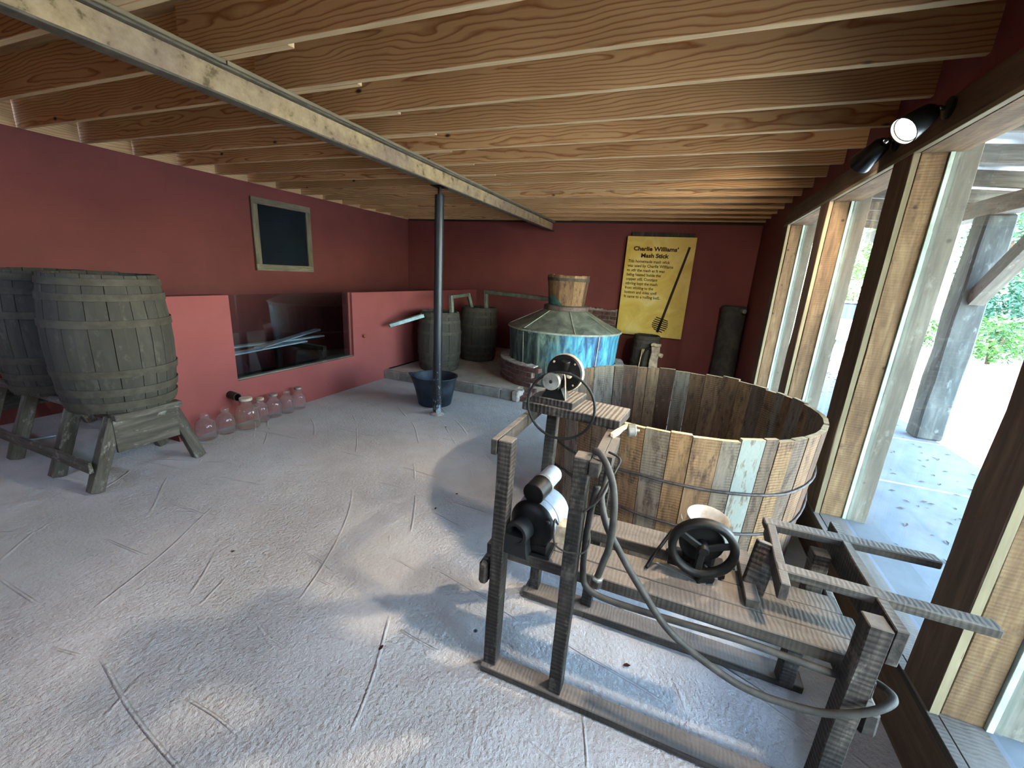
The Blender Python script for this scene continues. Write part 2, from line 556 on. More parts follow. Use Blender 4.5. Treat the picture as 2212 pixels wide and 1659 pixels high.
def box_bm(L, w, h, segs=1, jit=0, bev=0):
    """bar along local X from 0..L centred on Y,Z"""
    bm = bmesh.new()
    rings = []
    for i in range(segs + 1):
        x = L * i / segs
        ring = []
        for (a, b) in ((-1, -1), (1, -1), (1, 1), (-1, 1)):
            y = a * w / 2 + random.uniform(-jit, jit)
            z = b * h / 2 + random.uniform(-jit, jit)
            ring.append(bm.verts.new((x, y, z)))
        rings.append(ring)
    for i in range(segs):
        for j in range(4):
            k = (j + 1) % 4
            bm.faces.new((rings[i][j], rings[i + 1][j], rings[i + 1][k], rings[i][k]))
    bm.faces.new(rings[0])
    bm.faces.new(list(reversed(rings[-1])))
    bmesh.ops.recalc_face_normals(bm, faces=bm.faces)
    if bev:
        es = [e for e in bm.edges if not e.is_boundary and e.calc_face_angle(0) > .6]
        bmesh.ops.bevel(bm, geom=es, offset=bev, segments=1, affect='EDGES', clamp_overlap=True)
    return bm

def frame_x(p0, p1, up=(0, 0, 1)):
    x = (Vector(p1) - Vector(p0)).normalized()
    u = Vector(up)
    if abs(x.dot(u)) > .98:
        u = Vector((0, 1, 0)) if abs(x.y) < .9 else Vector((1, 0, 0))
    y = u.cross(x).normalized()
    z = x.cross(y)
    return Matrix(((x.x, y.x, z.x, p0[0]), (x.y, y.y, z.y, p0[1]), (x.z, y.z, z.z, p0[2]), (0, 0, 0, 1)))

def beam(name, p0, p1, w, h, mat, parent=None, up=(0, 0, 1), segs=2, jit=.0015, bev=.002, **kw):
    L = (Vector(p1) - Vector(p0)).length
    return link(name, mesh(box_bm(L, w, h, segs, jit, bev), mat, name=name), frame_x(p0, p1, up), parent, **kw)

def abox(name, x, y, z, mat, parent=None, segs=1, jit=0, bev=.002, **kw):
    """axis aligned box given (x0,x1),(y0,y1),(z0,z1); grain along the longest side"""
    d = [x[1] - x[0], y[1] - y[0], z[1] - z[0]]
    c = [(x[0] + x[1]) / 2, (y[0] + y[1]) / 2, (z[0] + z[1]) / 2]
    a = d.index(max(d))
    p0, p1 = c[:], c[:]
    p0[a] -= d[a] / 2
    p1[a] += d[a] / 2
    if a == 0:
        return beam(name, p0, p1, d[1], d[2], mat, parent, (0, 0, 1), segs, jit, bev, **kw)
    if a == 1:
        return beam(name, p0, p1, d[0], d[2], mat, parent, (0, 0, 1), segs, jit, bev, **kw)
    return beam(name, p0, p1, d[0], d[1], mat, parent, (0, 1, 0), segs, jit, bev, **kw)

def lathe_bm(prof, n=24, cap0=False, cap1=False):
    bm = bmesh.new()
    rings = []
    for r, z in prof:
        rings.append([bm.verts.new((r * math.cos(2 * PI * i / n), r * math.sin(2 * PI * i / n), z)) for i in range(n)])
    for a, b in zip(rings, rings[1:]):
        for i in range(n):
            j = (i + 1) % n
            bm.faces.new((a[i], a[j], b[j], b[i]))
    if cap0: bm.faces.new(list(reversed(rings[0])))
    if cap1: bm.faces.new(rings[-1])
    bmesh.ops.recalc_face_normals(bm, faces=bm.faces)
    return bm

def axis_m(p, d):
    """local Z along d at p"""
    q = Vector(d).normalized().to_track_quat('Z', 'Y')
    return Matrix.Translation(p) @ q.to_matrix().to_4x4()

def lathe(name, prof, mat, p, d=(0, 0, 1), parent=None, n=24, c0=False, c1=False, smooth=True, auto=40, **kw):
    return link(name, mesh(lathe_bm(prof, n, c0, c1), mat, smooth, name, auto), axis_m(p, d), parent, **kw)

def cyl(name, p0, p1, r, mat, parent=None, n=16, r1=None, bev=.003, **kw):
    L = (Vector(p1) - Vector(p0)).length
    r1 = r if r1 is None else r1
    b = min(bev, L / 3, r / 3)
    prof = [(r - b, 0), (r, b), (r1, L - b), (r1 - b, L)]
    return lathe(name, prof, mat, p0, Vector(p1) - Vector(p0), parent, n, True, True, **kw)

def catmull(pts, k=6):
    P = [Vector(p) for p in pts]
    P = [P[0] * 2 - P[1]] + P + [P[-1] * 2 - P[-2]]
    out = []
    for i in range(1, len(P) - 2):
        a, b, c, d = P[i - 1:i + 3]
        for j in range(k):
            t = j / k
            out.append(.5 * ((2 * b) + (c - a) * t + (2 * a - 5 * b + 4 * c - d) * t * t + (3 * b - a - 3 * c + d) * t ** 3))
    out.append(P[-2])
    return out

def tube_bm(pts, r, n=8, closed=False):
    bm = bmesh.new()
    P = [Vector(p) for p in pts]
    N = len(P)
    t0 = (P[1] - P[0]).normalized()
    u = t0.orthogonal().normalized()
    rings = []
    for i in range(N):
        if closed:
            t = (P[(i + 1) % N] - P[i - 1]).normalized()
        else:
            t = (P[min(i + 1, N - 1)] - P[max(i - 1, 0)]).normalized()
        u = (u - t * u.dot(t)).normalized()
        v = t.cross(u)
        rr = r(i / (N - 1)) if callable(r) else r
        rings.append([bm.verts.new(P[i] + (u * math.cos(2 * PI * j / n) + v * math.sin(2 * PI * j / n)) * rr) for j in range(n)])
    rng = range(N) if closed else range(N - 1)
    for i in rng:
        a, b = rings[i], rings[(i + 1) % N]
        off = 0
        if closed and i == N - 1:
            off = min(range(n), key=lambda o: (a[0].co - b[o].co).length)
        for j in range(n):
            k = (j + 1) % n
            bm.faces.new((a[j], a[k], b[(k + off) % n], b[(j + off) % n]))
    if not closed:
        bm.faces.new(list(reversed(rings[0])))
        bm.faces.new(rings[-1])
    bmesh.ops.recalc_face_normals(bm, faces=bm.faces)
    return bm

def tube(name, pts, r, mat, parent=None, n=8, smooth=True, spline=True, closed=False, **kw):
    if spline:
        pts = catmull(pts)
    o = Vector(pts[0])
    return link(name, mesh(tube_bm([Vector(p) - o for p in pts], r, n, closed), mat, smooth, name), Matrix.Translation(o), parent, **kw)

def poly_prism(name, pts2, depth, mat, Mw, parent=None, **kw):
    """2D outline in local XY extruded along +Z by depth"""
    bm = bmesh.new()
    a = [bm.verts.new((x, y, 0)) for x, y in pts2]
    b = [bm.verts.new((x, y, depth)) for x, y in pts2]
    bm.faces.new(list(reversed(a)))
    bm.faces.new(b)
    n = len(a)
    for i in range(n):
        j = (i + 1) % n
        bm.faces.new((a[i], a[j], b[j], b[i]))
    bmesh.ops.recalc_face_normals(bm, faces=bm.faces)
    return link(name, mesh(bm, mat, name=name), Mw, parent, **kw)

def struct(name, x, y, z, mat, bev=0, **kw):
    return abox(name, x, y, z, mat, None, bev=bev, kind='structure', **kw)

ZC = 2.57          # underside of the joists
XL, YB, XR = -5.55, 7.75, 1.0
XP = -3.896        # face of the half wall

# ------------------------------------------------------------------ room shell
struct('floor', (-5.7, 1.12), (-1.6, 7.9), (-.25, 0), M['floor'])
wl = struct('wall_left', (XL - .15, XL), (-1.6, 7.9), (-.2, ZC), M['red'])
wb = struct('wall_back', (XL, 1.16), (YB, YB + .15), (-.2, 2.548), M['red'])
# front wall behind the viewer
wf = thing('wall_front', (-2, -1.6, 0), None, None, kind='structure')
for n_, x, z in (('panel', (XL, -4.4), (0, ZC)), ('panel', (-4.4, -1.0), (0, ZC)), ('panel', (-1.0, 1.16), (0, ZC))):
    abox(n_, x, (-1.75, -1.6), z, M['red'], wf, bev=0)
# half wall on the left, with the glazed notch
hw = thing('wall_parapet', (XP, 4, 0), None, None, kind='structure')
T0 = XP - .13
N0, N1, NZ = 2.655, 4.235, .43
for x, y, z in (((T0, XP), (2.08, N0), (0, 1.255)), ((T0, XP), (N0, N1), (0, NZ)), ((T0, XP), (N1, YB), (0, 1.25)), ((XL, T0), (2.08, 2.21), (0, 1.255))):
    abox('panel', x, y, z, M['red_lit'], hw, bev=0)
g1 = thing('window_1', (XP - .07, 3.4, NZ), None, None, kind='structure')
abox('sill_strip', (XP - .075, XP - .012), (N0, N1), (NZ, NZ + .016), M['greyout'], g1)
abox('jamb_strip', (T0, XP - .03), (N1 - .035, N1 - .001), (NZ + .016, 1.25), M['red'], g1)
abox('pane', (XP - .052, XP - .046), (N0 + .001, N1 - .036), (NZ + .017, 1.253), M['pane_dark'], g1, bev=0)
# low dark pit behind the half wall: floor sheet and a few things seen through the glass
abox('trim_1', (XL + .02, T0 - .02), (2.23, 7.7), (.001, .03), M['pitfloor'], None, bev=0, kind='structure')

# ceiling: deck, joists, blocking
ce = struct('ceiling', (XL - .15, 1.3), (-1.75, 7.9), (2.83, 2.95), M['roofdark'])
JH = .24
js = [2.115 - .4225 * 8 + .4225 * i for i in range(22)]
js = [y for y in js if -1.4 < y < 7.7]
DK = 10
for i in range(46):
    y0 = -1.7 + i * .205
    if y0 > 7.55:
        break
    abox('deck_board', (XL, XR + .05), (y0, y0 + .2), (2.81, 2.829), M['deck'], ce, bev=0)
for i, y in enumerate(js):
    far = y > 6.9
    joist(-2.58, XR + .02, y - .019, ce)
    lap = -1.87 + random.uniform(-.03, .03)
    if y > 3.2: lap -= .12
    joist(XL - .05, lap, y + .0205, ce)
    abox('blocking', (XL - .05, XL - .01), (y + .042, y + .42 - .003), (ZC, 2.808), M['pine_pale'], ce, bev=0)

# right wall: base plate, sill, posts, header, panes
wr = thing('wall_right', (XR, 3, 0), None, None, kind='structure')
Y0w, Y1w = -1.6, 7.75
ZS, ZH = .285, 2.295
abox('panel', (1.0, 1.16), (Y0w, Y1w), (2.46, ZC + .26), M['red'], wr, bev=0)
abox('panel', (1.0, 1.16), (5.80, Y1w), (0, 2.46), M['red'], wr, bev=0)
abox('panel', (1.0, 1.16), (Y0w, .018), (0, 2.46), M['red'], wr, bev=0)
Y0w = .02
abox('header', (.962, 1.16), (Y0w, 5.80), (ZH + .024, 2.46), M['casing'], wr, segs=4, jit=.003)
abox('header_casing', (.985, 1.16), (Y0w, 5.80), (ZH, ZH + .022), M['barnwood'], wr, segs=4)
abox('header_strip', (.955, .983), (Y0w, 5.80), (ZH + .001, ZH + .023), M['pale_edge'], wr, segs=3)
abox('base_beam', (.985, 1.16), (Y0w, 5.80), (.0, .14), M['barnwood'], wr, segs=4, jit=.003)
abox('base_board', (.965, .984), (Y0w, 5.80), (.0, ZS - .03), M['casing'], wr, segs=4, jit=.002)
abox('base_board', (.985, 1.16), (Y0w, 5.80), (.142, ZS - .022), M['barnwood'], wr, segs=4, jit=.002)
abox('sill_board', (.95, .982), (Y0w, 5.80), (ZS - .03, ZS), M['millpale'], wr, segs=4, jit=.002)
abox('sill_board', (.985, 1.105), (Y0w, 5.80), (ZS - .022, ZS), M['millpale'], wr, segs=4, jit=.001)
abox('sill_board', (1.107, 1.30), (Y0w, 5.80), (ZS - .05, ZS - .008), M['porch'], wr, segs=4, jit=.001)
posts = [(.02, .22), (1.52, 1.67), (2.85, 3.05), (4.165, 4.365), (5.60, 5.80)]
for (a, b) in posts:
    w = b - a
    end = b > 5.7
    abox('post', (.992, 1.098), (a, b - .001), (ZS, ZH), M['barnwood'], wr, segs=6, jit=.003)
    abox('post_casing', (.958, .986), (a - .004, b + .012), (ZS, ZH + (0 if not end else 0)), M['casing'], wr, segs=8, jit=.004)
    abox('post_edge', (.96, .984), (a - .0075, a - .0045), (ZS, ZH), M['pale_edge'], wr, segs=4, jit=0, bev=0)
    abox('glazing_stop', (1.100, 1.118), (a - .010, b + .010), (ZS, ZH), M['stop'], wr, bev=.001)
    abox('post_outer', (1.128, 1.225), (a + .004, b - .004), (ZS - .01, ZH + .05), M['greyout'], wr, segs=4, jit=.004)
abox('header_outer', (1.12, 1.225), (Y0w, 5.80), (ZH + .052, 2.62), M['greyout'], wr, segs=2)
for i, (p, q) in enumerate(zip(posts, posts[1:])):
    g = thing('window_%d' % (i + 2), (1.12, (p[1] + q[0]) / 2, ZS), None, None, kind='structure')
    abox('pane', (1.119, 1.125), (p[1] - .004, q[0] + .004), (ZS + .001, ZH + .01), M['pane'], g, bev=0)
# dark strip standing in for the shaded gap above back wall
abox('shade_strip', (XL - .15, 1.16), (YB + .02, YB + .15), (2.549, 2.829), M['roofdark'], None, bev=0, kind='structure')

# raised platform at the back
pf = thing('trim_3', (-2.8, 6, 0), None, None, kind='structure')
HP = .124
abox('slab', (XP + .002, -1.86), (4.93, YB - .002), (.001, HP), M['slab'], pf, bev=.006)
abox('slab', (-1.858, .30), (5.25, YB - .002), (.001, HP), M['slab'], pf, bev=.006)
xs = [XP + .002, -3.62, -3.23, -2.83, -2.43, -2.03, -1.86]
for a, b in zip(xs, xs[1:]):
    abox('block', (a, b - .006), (4.835, 4.928), (.001, HP - .004 + random.uniform(-.003, .003)), M['block'], pf, segs=2, jit=.003, bev=.006)
abox('corner_plaster', (-1.86, -1.76), (4.80, 5.02), (.001, HP + .006), M['mortar'], pf, segs=3, jit=.012, bev=.012)
for j in range(4):
    abox('brick', (-1.758, -1.66), (4.86 + j * .11, 4.962 + j * .11), (.001, .062 + .03 * (j % 2)), M['brick'], pf, jit=.004, bev=.004)
abox('edge_strip', (XP + .002, XP + .03), (4.95, 6.1), (HP, HP + .012), M['blackiron'], pf)

# ------------------------------------------------------------------ steel beam and post
bt = thing('steel_beam', (-2.39, 3, 2.4), 'long mottled cream steel I-beam carrying the ceiling joists', 'beam')
abox('bottom_flange', (-2.43, -2.35), (-1.6, YB), (2.40, 2.411), M['flange'], bt, segs=6)
abox('web', (-2.394, -2.386), (-1.6, YB), (2.411, 2.538), M['steel'], bt, bev=0)
abox('top_flange', (-2.43, -2.35), (-1.6, YB), (2.538, 2.55), M['flange'], bt, segs=6)
for a, b in ((-1.6, .9), (.905, 1.72), (1.725, 4.4), (4.405, YB)):
    abox('nailer_board', (-2.45, -2.335), (a, b), (2.5505, 2.569), M['pale_edge'], bt, segs=3, jit=.001)
pt = thing('support_pole', (-2.40, 3.88, 0), 'black round steel post standing under the ceiling beam, paint scuffed white at its foot', 'post')
cyl('pole', (-2.40, 3.88, .004), (-2.40, 3.88, 2.32), .047, M['pole'], pt, 20)
cyl('jack_screw', (-2.40, 3.88, 2.318), (-2.40, 3.88, 2.392), .017, M['blackiron'], pt, 12)
abox('top_plate', (-2.46, -2.34), (3.80, 3.96), (2.392, 2.399), M['blackiron'], pt)
lathe('foot_mortar', [(.085, 0), (.075, .008), (.05, .02), (.046, .03)], M['mortar'], (-2.40, 3.88, 0), (0, 0, 1), pt, 14)

# ------------------------------------------------------------------ wall pieces
cb = thing('chalkboard', (XL, 4.68, 1.45), 'blank dark panel in a weathered grey wood frame on the red wall', 'board')
yb0, yb1, zb0, zb1, fw = 4.205, 5.175, 1.44, 2.40, .085
abox('panel', (XL + .004, XL + .016), (yb0 + .02, yb1 - .02), (zb0 + .02, zb1 - .02), M['board'], cb)
abox('frame_rail', (XL + .017, XL + .042), (yb0, yb1), (zb0, zb0 + fw), M['boardframe'], cb, segs=2)
abox('frame_rail', (XL + .017, XL + .042), (yb0, yb1), (zb1 - fw, zb1), M['boardframe'], cb, segs=2)
abox('frame_stile', (XL + .017, XL + .042), (yb0, yb0 + fw), (zb0 + fw + .001, zb1 - fw - .001), M['boardframe'], cb, segs=2)
abox('frame_stile', (XL + .017, XL + .042), (yb1 - fw, yb1), (zb0 + fw + .001, zb1 - fw - .001), M['boardframe'], cb, segs=2)

sg = thing('sign_board', (-.45, 7.7, .68), 'tall yellow printed sign with a heading and a picture of a stirring stick', 'sign')
sx0, sx1, sz0, sz1, sy = -1.005, .09, .683, 2.34, 7.66
abox('panel', (sx0, sx1), (sy, sy + .02), (sz0, sz1), M['poster'], sg, bev=.001)
abox('backing_board', (-.94, .05), (sy + .022, YB - .004), (.95, 2.41), M['millpale'], sg)
def text(body, size, x, z, align='LEFT', bold=0, w=None):
    cu = bpy.data.curves.new('lettering', 'FONT')
    cu.body = body
    cu.size = size
    cu.align_x = align
    cu.offset = bold
    cu.extrude = .0008
    cu.resolution_u = 3
    o = bpy.data.objects.new('tmp_text', cu)
    COL.objects.link(o)
    dg = bpy.context.evaluated_depsgraph_get()
    me = bpy.data.meshes.new_from_object(o.evaluated_get(dg))
    bpy.data.objects.remove(o)
    xs_ = [v.co.x for v in me.vertices]
    if w:
        f = w / (max(xs_) - min(xs_))
        for v in me.vertices:
            v.co.x *= f
    # feet and caps on every stem end, as in a bookish roman face
    ends = set()
    zt = max(v.co.z for v in me.vertices)
    for e in me.edges:
        a, b = me.vertices[e.vertices[0]].co, me.vertices[e.vertices[1]].co
        if a.z > zt - 1e-5 and b.z > zt - 1e-5 and abs(a.y - b.y) < size * .004 and size * .05 < abs(a.x - b.x) < size * .16:
            ends.add((round((a.x + b.x) / 2, 5), round(a.y, 5), round(abs(a.x - b.x), 5)))
    bm = bmesh.new()
    bm.from_mesh(me)
    for ex_, ey_, ew in ends:
        hh = size * .032
        y0 = ey_ if ey_ < size * .2 else ey_ - hh
        vs = [bm.verts.new((ex_ + sx_ * (ew / 2 + size * .055), y0 + sy_ * hh, zt)) for sx_, sy_ in ((-1, 0), (1, 0), (1, 1), (-1, 1))]
        bm.faces.new(vs)
    bm.to_mesh(me)
    bm.free()
    me.materials.clear()
    me.materials.append(M['ink'])
    Mw = Matrix.Translation((x, sy - .001, z)) @ Matrix.Rotation(PI / 2, 4, 'X')
    return link('lettering', me, Mw, sg)
text('Charlie Williams’', .092, -.523, 2.113, 'CENTER', .0035, .72)
text('Mash Stick', .092, -.53, 2.003, 'CENTER', .0035, .45)
BODY = [('This homemade mash stick', .68), ('was used by Charlie Williams', .745), ('to stir the mash as it was', .62), ('being heated inside the', .565), ('copper still. Constant', .52), ('stirring kept the mash', .53), ('from sticking to the', .475), ('bottom and sides until', .535), ('it came to a rolling boil.', .595)]
for i, (t, w) in enumerate(BODY):
    text(t, .066, -.95, 1.915 - i * .0742, 'LEFT', .0010, w)
def flat_strip(name, a, b, w0, w1, z=.0009):
    a, b = Vector(a), Vector(b)
    d = (b - a).normalized()
    n_ = Vector((-d.y, d.x))
    pts = [a + n_ * w0, a - n_ * w0, b - n_ * w1, b + n_ * w1]
    Mw = Matrix.Translation((0, sy - .0004, 0)) @ Matrix.Rotation(PI / 2, 4, 'X')
    return poly_prism(name, [(p.x, p.y) for p in pts], .0011, M['ink'], Mw, sg)
flat_strip('stick_print', (.0, 2.19), (-.31, .765), .018, .022)
for i in range(7):
    t = i / 6
    cx, cz = -.262 - .042 * t, .995 - .2 * t
    wl_ = (.10, .115, .125, .13, .125, .11, .075)[i]
    flat_strip('tine_print', (cx - wl_, cz + .028), (cx + wl_, cz - .026), .009, .009)

tp = thing('wall_tap', (XP, 4.406, .66), 'small brass tap on the half wall right of the glass', 'tap')
cyl('spout', (XP + .001, 4.406, .668), (XP + .05, 4.406, .66), .010, M['brass'], tp, 10)
cyl('valve', (XP + .03, 4.406, .655), (XP + .03, 4.406, .692), .009, M['brass'], tp, 10)
abox('handle', (XP + .024, XP + .036), (4.376, 4.436), (.692, .70), M['brass'], tp)
pv = thing('drain_pipe', (XP, 2.56, .31), 'short dark pipe sticking out of the half wall above the jugs', 'pipe')
lathe('pipe', [(.038, 0), (.038, .11), (.032, .11), (.032, .002)], M['pvc'], (XP + .001, 2.562, .315), (1, -.05, -.05), pv, 16)

# ------------------------------------------------------------------ barrels
def barrel(loc, label, Rb=.335, Rt=.28, H=.89, n=20, a0=0.0, bung=None, head_drop=.03):
    t = thing('oak_barrel', loc, label, 'barrel', 'old oak barrels')
    P = Vector(loc)
    def rad(z):
        u = 2 * z / H - 1
        return Rb - (Rb - Rt) * abs(u) ** 1.9
    ws = [random.uniform(.75, 1.3) for _ in range(n)]
    tot = sum(ws)
    ang = a0
    for i in range(n):
        da = 2 * PI * ws[i] / tot
        bm = bmesh.new()
        dr = random.uniform(-.0025, .0025)
        rows = []
        nz = 7
        cut = random.uniform(-.004, .004)
        g = .004
        for j in range(nz):
            z = H * j / (nz - 1) + (cut if j in (0, nz - 1) else 0)
            r = rad(min(max(z, 0), H)) + dr
            gg = g / r / 2
            pts = []
            for k_, rr in ((0, r), (1, r), (2, r), (2, r - .024), (0, r - .024)):
                a = -da / 2 + gg + (da - 2 * gg) * k_ / 2
                pts.append(bm.verts.new((z, rr * math.sin(a), rr * math.cos(a))))
            rows.append(pts)
        for ra, rb in zip(rows, rows[1:]):
            for q in range(5):
                q2 = (q + 1) % 5
                bm.faces.new((ra[q], ra[q2], rb[q2], rb[q]))
        bm.faces.new(rows[0])
        bm.faces.new(rows[-1])
        bmesh.ops.recalc_face_normals(bm, faces=bm.faces)
        am = ang + da / 2
        ex = Vector((0, 0, 1))
        ez = Vector((math.cos(am), math.sin(am), 0))
        ey = ez.cross(ex)
        Mw = Matrix(((ex.x, ey.x, ez.x, P.x), (ex.y, ey.y, ez.y, P.y), (ex.z, ey.z, ez.z, P.z), (0, 0, 0, 1)))
        link('stave', mesh(bm, M['barrel'], name='stave'), Mw, t)
        ang += da
    for f, w in ((.055, .05), (.16, .045), (.30, .045), (.66, .045), (.845, .04), (.95, .04)):
        z0 = H * f
        w *= 1.15
        prof = [(rad(z0 - w / 2) + .0035, z0 - w / 2), (rad(z0 - w / 2) + .0075, z0 - w / 2 + .001), (rad(z0 + w / 2) + .0075, z0 + w / 2 - .001), (rad(z0 + w / 2) + .0035, z0 + w / 2)]
        lathe('hoop', prof, M['barrelhoop'], P, (0, 0, 1), t, 32)
    lathe('head', [(.001, H - head_drop), (rad(H) - .02, H - head_drop)], M['barrel'], P, (0, 0, 1), t, 24)
    lathe('head', [(.001, .02), (rad(0) - .02, .02)], M['barrel'], P, (0, 0, 1), t, 24)
    if bung is not None:
        a, z = bung
        r = rad(z)
        p = P + Vector((math.cos(a) * (r - .004), math.sin(a) * (r - .004), z))
        lathe('bung_hole', [(.001, .0095), (.022, .0095), (.024, .004)], M['rubber'], p, (math.cos(a), math.sin(a), 0), t, 14)
    return t
barrel((-3.69, 1.655, .525), 'large grey-brown oak barrel on the low trestle, nearest to the camera', .342, .298, .915, 20, .2)
barrel((-4.45, 1.66, .525), 'oak barrel in deep shade at the left edge, on the same trestle', .335, .295, .90, 20, .5)
barrel((-3.32, 5.42, HP + .001), 'pale grey barrel on the platform behind the bucket, with a bung hole and wooden spout', .326, .278, .875, 20, .1, bung=(R(-65), .47))
barrel((-3.18, 6.46, HP + .001), 'darker barrel on the platform, farther back beside the copper still', .33, .285, .90, 20, .7)
barrel((-.44, 7.30, HP + .001), 'small grey keg on the platform under the yellow sign', .235, .20, .62, 14, .3)

# trestle under the left barrels
ts = thing('barrel_trestle', (-4.1, 1.65, 0), 'low splay-legged wooden trestle carrying the two big left barrels', 'trestle')
for x in (-3.485, -3.965, -4.56, -5.05):
    beam('leg', (x, 1.315, .003), (x, 1.485, .49), .07, .078, M['stand'], ts, (0, 1, 0), 3, .003, .004)
    beam('leg', (x, 1.985, .003), (x, 1.825, .49), .07, .078, M['stand'], ts, (0, 1, 0), 3, .003, .004)
for x in (-3.428, -5.10):
    beam('end_apron', (x - .028, 1.46, .36), (x - .028, 1.85, .36), .024, .23, M['stand'], ts, segs=2)
abox('top_board', (-3.47, -3.40), (1.46, 1.87), (.478, .522), M['stand'], ts, segs=2, jit=.003, bev=.004)
for y in (1.50, 1.80):
    abox('top_rail', (-5.10, -3.475), (y - .04, y + .04), (.478, .522), M['stand'], ts, segs=3, jit=.003, bev=.004)
for x in (-3.965, -4.56, -5.05):
    abox('top_board', (x - .035, x + .035), (1.545, 1.755), (.478, .522), M['stand'], ts, segs=2, bev=.004)
beam('side_rail', (-5.12, 1.305, .20), (-3.45, 1.305, .195), .022, .075, M['stand'], ts, segs=4, jit=.003)

# ------------------------------------------------------------------ glass jugs
def jug(x, y, r, h, mat, label, sq=.70, lid=None, handle=False):
    t = thing('glass_jug', (x, y, .002), label, 'jug', 'glass jugs along the half wall')
    k = h
    prof = [(.002, .004), (r * .82, .003), (r * .97, .012), (r, .03 * 1.2), (r, k * .52), (r * .93, k * .64), (r * .68, k * .76), (r * .46, k * .81), (r * .44, k * .86), (r * .50, k * .875), (r * .50, k * .90), (r * .46, k * .905), (r * .46, k * .985), (r * .43, k)]
    lathe('body', prof, mat, (x, y, .002), (0, 0, 1), t, 24)
    if lid:
        lathe('lid', [(r * .53, k * .93), (r * .54, k * .995), (r * .5, k * 1.01), (.001, k * 1.012)], lid, (x, y, .002), (0, 0, 1), t, 18)
    if handle:
        tube('handle', [(x + r * .3, y + r * .35, k * .9), (x + r * .62, y + r * .62, k * .88), (x + r * .72, y + r * .70, k * .76), (x + r * .6, y + r * .58, k * .68)], .009, mat, t, 8)
    return t
jug(-3.775, 2.235, .083, .238, M['jug'], 'wide-mouthed clear jug at the near end of the row, beside the trestle leg', lid=None)
jug(-3.765, 2.408, .078, .245, M['jug'], 'second clear jug in the row, left of the big round one', lid=None)
jug(-3.730, 2.594, .104, .30, M['jug2'], 'biggest round jug, amber tinted with a white cap, under the drain pipe', lid=M['enamel'], handle=True)
jug(-3.785, 2.775, .072, .242, M['jug'], 'slim clear jug with a white lid, right of the big round one', lid=M['enamel'])
jug(-3.785, 2.93, .074, .246, M['jug'], 'clear jug with a dull grey lid, third from the far end', lid=M['greyiron'])
jug(-3.785, 3.085, .076, .246, M['jug'], 'open clear jug, next to last at the far end of the row')
jug(-3.785, 3.235, .070, .246, M['jug'], 'clear jug at the far end of the row with a grey lid', lid=M['greyiron'])

# ------------------------------------------------------------------ bucket
bk = thing('rubber_bucket', (-2.625, 4.196, 0), 'blue-black rubber bucket with a pouring lip beside the steel post', 'bucket')
bm = bmesh.new()
n = 40
rings = []
for r, z in ((.002, .006), (.185, .004), (.197, .012), (.232, .19), (.262, .345), (.274, .352), (.274, .36), (.262, .36), (.252, .345), (.222, .19), (.188, .022), (.002, .02)):
    ring = []
    for i in range(n):
        a = 2 * PI * i / n
        s = math.exp(-((a - R(205)) / .28) ** 2) * (z / .36) ** 3
        ring.append(bm.verts.new(((r + .045 * s) * math.cos(a), (r + .045 * s) * math.sin(a), z + .02 * s)))
    rings.append(ring)
for a, b in zip(rings, rings[1:]):
    for i in range(n):
        j = (i + 1) % n
        bm.faces.new((a[i], a[j], b[j], b[i]))
bmesh.ops.recalc_face_normals(bm, faces=bm.faces)
link('body', mesh(bm, M['bucket'], True, 'body', 50), Matrix.Translation((-2.625, 4.196, .001)), bk)
hp = [(-2.625 + .268 * math.cos(R(200 + 150 * t_)), 4.196 + .268 * math.sin(R(200 + 150 * t_)) * (.82), .352 - .035 * math.sin(PI * t_)) for t_ in [i / 10 for i in range(11)]]
tube('wire_handle', hp, .004, M['blackiron'], bk, 6)

# ------------------------------------------------------------------ copper still
SC = Vector((-1.545, 6.0, 0))
st = thing('copper_still', (SC.x, SC.y, HP), 'big green-blue patinated copper still with a cone top and wooden cap', 'still')
ZSH, ZCT = .885, 1.138
lathe('pot', [(.765, HP + .03), (.772, .30), (.788, .55), (.803, .80), (.812, ZSH - .02), (.815, ZSH)], M['patina'], SC, (0, 0, 1), st, 48)
lathe('cone_top', [(.828, ZSH - .012), (.822, ZSH + .004), (.56, 1.005), (.335, ZCT - .012), (.315, ZCT)], M['cone'], SC, (0, 0, 1), st, 48)
lathe('shoulder_rim', [(.816, ZSH - .02), (.832, ZSH - .016), (.834, ZSH - .008), (.822, ZSH + .006)], M['solder'], SC, (0, 0, 1), st, 48)
for a in (-65, -118, -165, -20, 40, 100):
    d = Vector((math.cos(R(a)), math.sin(R(a)), 0))
    beam('seam', SC + d * .815 + Vector((0, 0, ZSH + .009)), SC + d * .335 + Vector((0, 0, ZCT - .006)), .014, .007, M['solder'], st, segs=4, jit=.002, bev=.001)
for a in (-118, -40, 60, 150):
    d = Vector((math.cos(R(a)), math.sin(R(a)), 0))
    beam('seam', SC + d * .775 + Vector((0, 0, .32)), SC + d * .812 + Vector((0, 0, ZSH - .022)), .014, .007, M['solder'], st, d, segs=3, jit=.001, bev=.001)
lathe('collar', [(.30, ZCT - .005), (.325, ZCT + .005), (.322, ZCT + .055), (.305, ZCT + .07), (.255, ZCT + .072)], plain('collar_brown', '#6a5a52', .7, .2, .3, '#4d4039', 12, .2), SC, (0, 0, 1), st, 40)
nst, z0, z1, r0, r1 = 18, ZCT + .073, 1.625, .257, .298
